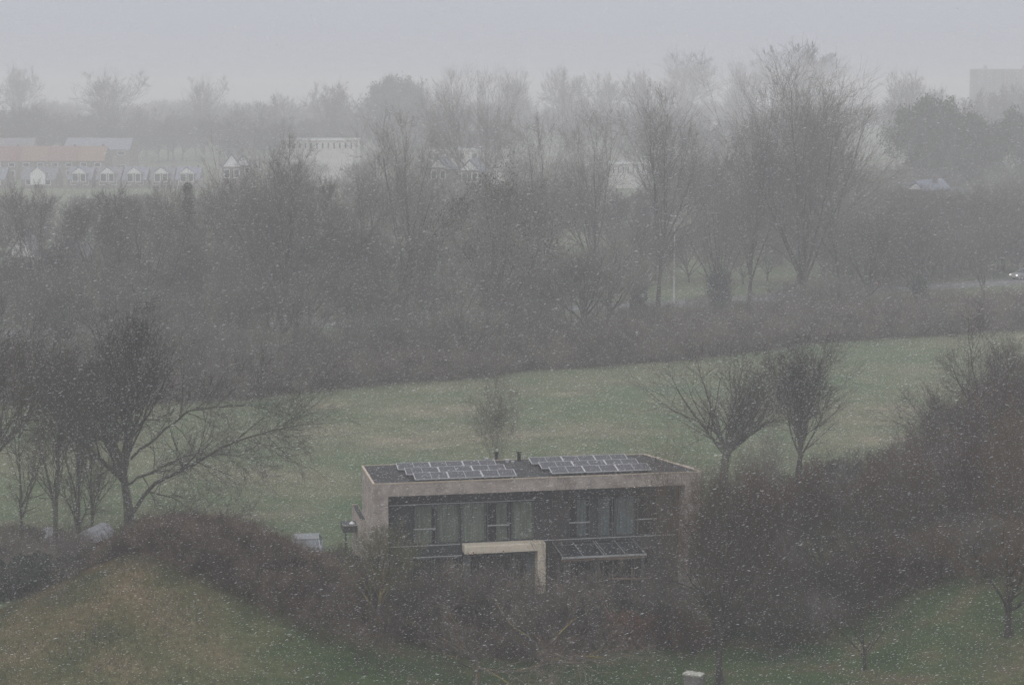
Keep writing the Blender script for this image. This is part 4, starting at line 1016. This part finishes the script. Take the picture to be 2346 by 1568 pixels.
near(1655, 1600, 1150, 260, 277, 'bare tree with a dark forked trunk right of the stone pillar', D=85, trunk=.4, r=.020, limbs=9, ang=.5, lens=.5, trop=.07, wob=.12, m2=6, m3=5, m4=4, m5=1, tw=.006, mt='bark_dark', mc='twig')
near(1985, 1600, 1330, 230, 281, 'thin young bare tree at the bottom right', D=86, trunk=.3, r=.016, limbs=7, ang=.45, lens=.65, trop=.08, wob=.10, m2=6, m3=5, m4=4, m5=0, tw=.006, mt='bark_dark', mc='twig')
near(2320, 1600, 1150, 330, 283, 'dark bare tree at the bottom right corner', D=87, trunk=.35, r=.020, limbs=10, ang=.55, lens=.55, trop=.06, wob=.12, m2=8, m3=7, m4=4, m5=1, tw=.006, mt='bark_dark', mc='twig_red')
near(1545, 1400, 950, 70, 287, 'very slim upright sapling before the right end of the house', D=93, trunk=.1, r=.008, limbs=4, ang=.15, lens=.8, trop=.12, wob=.05, m2=7, m3=5, m4=3, m5=0, tw=.006, stems=5, stemspread=.07, mt='twig_red', mc='twig_red')
near(1650, 1420, 1010, 110, 293, 'upright twiggy sapling just right of the house corner', D=95, trunk=.1, r=.009, limbs=4, ang=.2, lens=.75, trop=.10, wob=.06, m2=6, m3=4, m4=3, m5=0, tw=.006, stems=6, stemspread=.12, mt='twig_olive', mc='twig_olive')
near(1715, 1420, 1020, 110, 307, 'reddish upright sapling, second right of the house corner', D=97, trunk=.1, r=.009, limbs=4, ang=.2, lens=.75, trop=.10, wob=.06, m2=6, m3=4, m4=3, m5=0, tw=.006, stems=6, stemspread=.12, mt='twig_red', mc='twig_red')
near(1268, 1420, 1085, 70, 311, 'thin sapling reaching past the roof edge near the middle of the house', D=94, trunk=.1, r=.006, limbs=3, ang=.2, lens=.7, trop=.12, wob=.06, m2=5, m3=4, m4=2, m5=0, tw=.006, stems=3, stemspread=.1, mt='twig_red', mc='twig_red')
near(1435, 1500, 1300, 210, 313, 'thin arching bare shrub before the veranda', D=91, name='bare_shrub', cat='shrub', trunk=.2, r=.012, limbs=6, ang=.6, lens=.7, trop=.0, wob=.16, m2=7, m3=5, m4=4, m5=0, tw=.006, mt='bramble_grey', mc='bramble_grey')

PR['wand'] = tree_meshes('wand_tree', 611, 8, trunk=.15, r=.010, limbs=6, ang=.30, lens=.72, trop=.06, wob=.07, m2=9, m3=6, m4=4, m5=1, tw=.0065, stems=3, stemspread=.16, mt='bark_dark', mc='twig_red')
for px, D, yt, w in ((1668, 97, 1085, 90), (1745, 100, 1060, 110), (1850, 102, 1030, 120), (1985, 104, 1040, 130), (2110, 104, 1010, 120), (2240, 103, 960, 150), (2330, 101, 930, 150), (1790, 93, 1240, 110), (2020, 93, 1220, 120), (2160, 94, 1190, 120)):
    tree_px(PR['wand'], px, D, yt, w, name='young_tree', label='loose reddish bare tree with upright wands in the thicket right of the house', group='reddish wand trees right of the house')
for i, (px, D, yt, w, pk, lb) in enumerate(((1765, 104, 985, 110, 'fan2', 'young bare tree rising out of the thicket below the ragged upright tree'), (1925, 108, 1040, 130, 'round2', 'young bare tree with a ragged crown in the middle of the right thicket'),
    (2060, 112, 985, 140, 'fan1', 'young bare tree on the upper edge of the right thicket'), (2190, 108, 960, 160, 'fan3', 'taller young bare tree in the reddish thicket at the right'), (2130, 96, 1230, 130, 'fan2', 'small bare tree above the green bank at the right'),
    (1800, 94, 1190, 140, 'fan1', 'bare tree with upright twigs low in the right thicket'), (1890, 90, 1340, 120, 'fan3', 'thin bare tree at the foot of the right thicket'), (2245, 92, 1180, 170, 'round3', 'olive bare tree at the right over the green bank'))):
    tree_px(PR[pk], px, D, yt, w, name='young_tree', label=lb, group='young bare trees in the right thicket')

for px, yb, yt, w, sd, lb in ((975, 1560, 1275, 240, 401, 'sparse grey twigged shrub tree before the left half of the house'), (1125, 1500, 1265, 230, 405, 'sparse branching shrub tree before the porch frame'),
                             (1345, 1500, 1290, 260, 409, 'sparse spreading shrub tree before the veranda'), (1520, 1470, 1230, 190, 413, 'loose upright shrub tree at the right end of the house front'), (730, 1560, 1330, 260, 419, 'low crooked shrub tree at the foot of the mound')):
    near(px, yb, yt, w, sd, lb, D=90.5 if sd != 419 else 86, name='shrub_tree', trunk=.15, r=.014, limbs=6, ang=.6, lens=.7, trop=.05, wob=.15, m2=8, m3=6, m4=3, m5=0, tw=.007, stems=3, stemspread=.3, mt='bramble_grey', mc='bramble_grey')

# ---------------------------------------------------------------- shrubs right of the house, counted one by one
def shrubs(n, box, hl, hh, kinds, label, group, seed, zfun=None):
    r_ = random.Random(seed)
    for i in range(n):
        px = r_.uniform(box[0], box[1]); D = r_.uniform(box[2], box[3]); x = at_y(px, 1200, D)[0]; H = r_.uniform(hl, hh)
        if zfun and not zfun(px, D, x): continue
        o = put_tree(PR[r_.choice(kinds)], x, D, H, H * r_.uniform(.8, 1.15) * (.6 if 'upright' in label else 1), rz=r_.uniform(0, 6.28), name='bare_shrub', label=label, group=group, cat='shrub')
LR = 'twiggy bare shrub in the dense brown thicket right of the house'
shrubs(50, (1745, 2620, 99, 112), 3.0, 4.8, ('shrub1', 'shrub1', 'shrub3', 'shrub2', 'shrub1'), LR, 'thicket shrubs right of the house', 1)
shrubs(34, (1900, 2620, 112, 124), 3.5, 5.5, ('shrub1', 'shrub2', 'shrub2'), 'reddish bare shrub behind the thicket at the right', 'reddish shrubs at the right', 2, lambda px, D, x: px > 1980 or D < 116)
shrubs(13, (2180, 2620, 118, 130), 6, 8.5, ('shrub2', 'shrub2', 'shrub1'), 'tall dark red shrub at the right edge', 'tall dark red shrubs at the right edge', 3)
shrubs(16, (1700, 2060, 90, 99), 2.2, 3.6, ('shrub1', 'shrub2', 'shrub3'), 'bare shrub at the front of the thicket, right of the house', 'front shrubs right of the house', 4)
shrubs(7, (1655, 1790, 99, 104), 4.5, 6.5, ('shrub3', 'shrub3', 'shrub2'), 'upright shrub with wand like shoots beside the house end', 'upright shrubs beside the house end', 8)
shrubs(22, (830, 1640, 89, 94), 1.7, 2.8, ('shrub1', 'shrub1', 'shrub2', 'shrub3'), 'tangled bare shrub in the garden before the house', 'garden shrubs before the house', 5, lambda px, D, x: not (1330 < px < 1500 and D < 92))
shrubs(9, (820, 1600, 94.5, 96.5), 1.2, 2.0, ('shrub1', 'shrub3'), 'low bare shrub close under the house front', 'low shrubs under the house front', 6)
shrubs(7, (1780, 1900, 112, 118), 2.6, 3.8, ('shrub2',), 'dark reddish shrub below the ragged upright tree', 'dark shrubs below the ragged tree', 7)
shrubs(8, (700, 860, 92, 99), 1.6, 2.6, ('shrub1', 'shrub2'), 'dark shrub between the mound and the house corner', 'shrubs between mound and house', 12)
# beech hedge with brown leaves
def leaf_hedge(name, a, b, w, h, n, size, m, label, cat='hedge', seed=1, twig='bramble'):
    rng = np.random.default_rng(seed); a = np.array(a[:2]); b = np.array(b[:2]); Ld = np.linalg.norm(b - a); d = (b - a) / Ld
    o = empty(name, (a[0], a[1], float(terrain(a[0], a[1]))), math.atan2(d[1], d[0])); tag(o, label, cat)
    c = np.c_[rng.uniform(0, Ld, n), rng.uniform(-w / 2, w / 2, n), rng.random(n) ** .7 * h]
    c[:, 2] *= 1 + .12 * np.sin(c[:, 0] * 2.1) + .08 * np.sin(c[:, 0] * 5.3 + 1)
    V, Q = leaves(rng, c, n, .05, size, .6); link('foliage', quad_mesh('foliage', V, Q, M[m]), None, o)
    k = int(Ld * 22); P = np.c_[rng.uniform(0, Ld, k), rng.uniform(-w / 2.5, w / 2.5, k), np.zeros(k)]
    p0, d0, r0 = branches(rng, P, np.c_[rng.normal(0, .2, (k, 2)), np.ones(k)], rng.uniform(.6, 1.05, k) * h, np.full(k, .012), 4, .15, .05, .4)
    s = spawn(rng, p0, d0, r0, np.full(k, h), 7, .2, .7, .35, .7, .2); p1, d1, r1 = branches(rng, *s, 2, .2, .05, .5)
    V, Q = joinvq([tubes(p0, r0, 3), tubes(p1, r1, 3)]); link('stems', quad_mesh('stems', V, Q, M[twig]), None, o)
leaf_hedge('beech_hedge', at_z(1385, 1495), at_z(1560, 1480), .9, 1.8, 5200, .045, 'beech', 'brown leaved beech hedge on the lawn before the house', seed=2)
leaf_hedge('dark_hedge', at_z(-220, 1385), at_z(330, 1345), 4.6, 1.7, 42000, .07, 'hedge', 'dark clipped hedge behind the mound at the left', seed=3, twig='bramble_grey')
leaf_hedge('garden_hedge', at_z(760, 1380), at_z(850, 1385), 1.4, 1.5, 6000, .06, 'hedge', 'dark evergreen hedge beside the left corner of the house', seed=4)
leaf_hedge('evergreen_hedge', at_z(1760, 1400), at_z(1960, 1370), 2.2, 3.0, 14000, .07, 'hedge', 'dark evergreen bush mass in the thicket right of the house', seed=6)

# ---------------------------------------------------------------- undergrowth nobody could count
def brush(name, P, h, label, m, seed, kids=6, kids2=4, tw=.006, arch=.35, r0=.014, cat='undergrowth'):
    rng = np.random.default_rng(seed); n = len(P)
    D = np.c_[rng.normal(0, arch, (n, 2)), np.ones(n)]
    Ln = h * rng.uniform(.6, 1.25, n)
    p0, d0, ra = branches(rng, P, D, Ln, np.full(n, r0), 3, .22, -.05, .5)
    a = spawn(rng, p0, d0, ra, Ln, kids, .15, .7, .45, .7, .3); a = (a[0], a[1], a[2], np.maximum(a[3], tw)); p1, d1, r1 = branches(rng, *a, 2, .25, 0, .6)
    L = [tubes(p0, ra, 3), tubes(p1, r1, 3)]
    if kids2:
        b = spawn(rng, p1, d1, r1, a[2], kids2, .1, .7, .6, .9, .3); b = (b[0], b[1], b[2], np.maximum(b[3], tw)); p2, d2, r2 = branches(rng, *b, 1, .25, 0, .7); L.append(tubes(p2, r2, 3))
    V, Q = joinvq(L)
    o = link(name, quad_mesh(name, V, Q, M[m])); tag(o, label, cat, None, 'stuff'); return o
def scatter(n, fn, seed):
    """points (x, y) inside the boolean field fn, set on the ground"""
    rng = np.random.default_rng(seed); x, y = fn(rng, n); return np.c_[x, y, terrain(x, y) - .03]
def belt_pts(rng, n):
    px = rng.uniform(-350, 2750, n); D0 = 180.; x = (px - 1173) / F * (175 + (px / 2346) * 35)
    return x, at_edge(x) + rng.random(n) ** 1.3 * 16
brush('belt_brambles', scatter(10500, belt_pts, 1), 2.6, 'grey brown bramble scrub along the far edge of the field', 'bramble_grey', 1, 6, 4, .011, r0=.02)
def mound_pts(rng, n):
    x = rng.normal(-12.5, 4.2, n); y = rng.normal(91, 3.6, n); k = (x > -20.5 + (92 - y) * .9) & (x < -5.2) & (y < 99) & (y > 85.0 - .45 * (x + 13)); return x[k], y[k]
brush('mound_brambles', scatter(7500, mound_pts, 2), 1.35, 'reddish brown brambles over the top and right flank of the mound', 'bramble', 2, 6, 4, .0055)
def garden_pts(rng, n):
    px = rng.uniform(640, 1660, n); D = rng.uniform(88, 93, n); x = (px - 1173) / F * D; k = ~((px > 1340) & (D < 91)); return x[k], D[k]
brush('garden_brambles', scatter(3200, garden_pts, 3), 1.1, 'tangled brown brambles across the garden before the house', 'bramble', 3, 6, 4, .0055)
def left_pts(rng, n):
    px = rng.uniform(-200, 330, n); D = rng.uniform(106, 113, n); x = (px - 1173) / F * D; k = ~((px > 178) & (px < 266)); return x[k], D[k]
brush('tree_foot_brambles', scatter(2200, left_pts, 14), 0.95, 'tangled scrub at the feet of the bare trees on the left', 'bramble_grey', 14, 6, 3, .006)
def right_pts(rng, n):
    px = rng.uniform(1600, 2620, n); D = rng.uniform(93, 118, n); x = (px - 1173) / F * D; k = px > 1655; return x[k], D[k]
brush('thicket_brambles', scatter(9000, right_pts, 4), 1.9, 'brown bramble undergrowth filling the thicket right of the house', 'bramble', 4, 6, 3, .006)

def weed_pts(rng, n):
    x = rng.uniform(-28, -4, n); y = rng.uniform(76, 92, n); k = (np.sin(x * 1.3 + y * .7) + np.sin(x * .5 - y * 1.1) + rng.normal(0, .5, n) > .9) & (y < 91); return x[k], y[k]
brush('mound_weeds', scatter(5200, weed_pts, 11), .42, 'brown dead weed stalks scattered in the rough grass of the mound', 'bramble_grey', 11, 5, 0, .005, r0=.008)
def bank_pts(rng, n):
    x = rng.uniform(4, 30, n); y = rng.uniform(80, 96, n); k = (np.sin(x * .9 + y * .6) + np.sin(x * .4 - y * .9) + rng.normal(0, .5, n) > 1.0); return x[k], y[k]
brush('bank_weeds', scatter(4200, bank_pts, 12), .5, 'brown dead stalks on the green bank at the right', 'bramble_grey', 12, 5, 0, .005, r0=.008)
# grass blades: one object for each kind of turf
def grass(name, P, h, w, m, label, seed, lean=.5):
    rng = np.random.default_rng(seed); n = len(P)
    a = rng.uniform(0, 6.28, n); u = np.c_[np.cos(a), np.sin(a), np.zeros(n)] * w * rng.uniform(.6, 1.4, (n, 1))
    t = np.c_[rng.normal(0, lean, (n, 2)), np.ones(n)]; t = norm(t) * h * rng.uniform(.5, 1.3, (n, 1))
    V = np.stack([P - u, P + u, P + t], 1).reshape(-1, 3); me = quad_mesh(name, V, np.arange(3 * n).reshape(n, 3), M[m])
    tag(link(name, me), label, 'grass', None, 'stuff')
M['grass_gold'] = mat('grass_gold', (.13, .108, .050), (.19, .14, .080), .5, c3=(.060, .072, .036), scale3=.35)
M['grass_green'] = mat('grass_green', (.032, .064, .024), (.060, .092, .036), .6, c3=(.095, .090, .052), scale3=.3)
M['grass_field'] = mat('grass_field', (.075, .100, .058), (.15, .145, .095), .25, c3=(.070, .105, .060), scale3=.05)
def gold_pts(rng, n):
    x = rng.uniform(-30, -8, n); y = rng.uniform(74, 98, n); g, _, _ = ground_masks(x, y); k = rng.random(n) < g * 1.2; return x[k], y[k]
grass('mound_grass', scatter(150000, gold_pts, 5), .22, .012, 'grass_gold', 'long golden dead grass on the mound at the left', 5)
def lawn_pts(rng, n): return rng.uniform(-26, 28, n), rng.uniform(76, 98, n)
grass('lawn_grass', scatter(110000, lawn_pts, 6), .11, .012, 'grass_green', 'green grass in the foreground round the bare trees', 6)
def field_pts(rng, n):
    y = rng.uniform(100, 215, n); x = rng.uniform(-1, 1, n) * y * .29; k = y < at_edge(x) + 2; return x[k], y[k]
grass('field_grass', scatter(220000, field_pts, 7), .13, .018, 'grass_field', 'pale green tussocky grass of the open field', 7)

# ---------------------------------------------------------------- falling snow: wet clumps driven by the wind, seen from above
def snow(n, seed):
    rng = np.random.default_rng(seed)
    D = 27 + (135 - 27) * rng.random(n) ** .5
    x = rng.uniform(-1, 1, n) * (D * .31 + 3); lo = np.maximum(HC - D * .37, .2); hi = np.minimum(HC + D * .05 + 1, 33.0)
    z = lo + (hi - lo) * rng.random(n)
    c = np.c_[x, D, z]
    k = z > terrain(x, D) + .2; c = c[k]; n = len(c)
    d = norm(np.c_[np.full(n, 1.0) + rng.normal(0, .05, n), rng.normal(0, .2, n), np.full(n, .20) + rng.normal(0, .08, n)])
    q_ = rng.random((n, 1)) ** 4; L = .010 + .032 * q_; r_ = .0021 + .0042 * q_
    u = norm(np.cross(d, rng.normal(0, 1, (n, 3)))); w = np.cross(d, u)
    a = c - d * L; b = c + d * L
    V = np.stack([a, c + u * r_, c + (-.5 * u + .87 * w) * r_, c + (-.5 * u - .87 * w) * r_, b], 1).reshape(-1, 3)
    T = np.array([[0, 2, 1], [0, 3, 2], [0, 1, 3], [4, 1, 2], [4, 2, 3], [4, 3, 1]])
    Q = (np.arange(n)[:, None, None] * 5 + T[None]).reshape(-1, 3)
    m = mat('snow_flake', (.85, .86, .88), (.92, .93, .95), 3, rough=.8)
    tag(link('falling_snow', quad_mesh('falling_snow', V, Q, m)), 'wind driven snow falling through the whole scene', 'snow', None, 'stuff')
snow(800000, 8)

# ---------------------------------------------------------------- haze
mb = MB(); mb.box(-1560, 1560, -60, 3060, -1.5, 37)
hz = mb.build('haze', None)
hm = bpy.data.materials.new('haze'); hm.use_nodes = True
t = hm.node_tree; t.nodes.clear(); vo = t.nodes.new('ShaderNodeVolumePrincipled'); vo.inputs['Color'].default_value = (.945, .94, .95, 1)
vo.inputs['Density'].default_value = 0.0014; vo.inputs['Anisotropy'].default_value = 0.0
oo = t.nodes.new('ShaderNodeOutputMaterial'); t.links.new(vo.outputs[0], oo.inputs['Volume'])
hz.data.materials.append(hm)
tag(hz, 'pale snowy mist', 'haze', None, 'stuff')
print('objects', len(COL.objects))
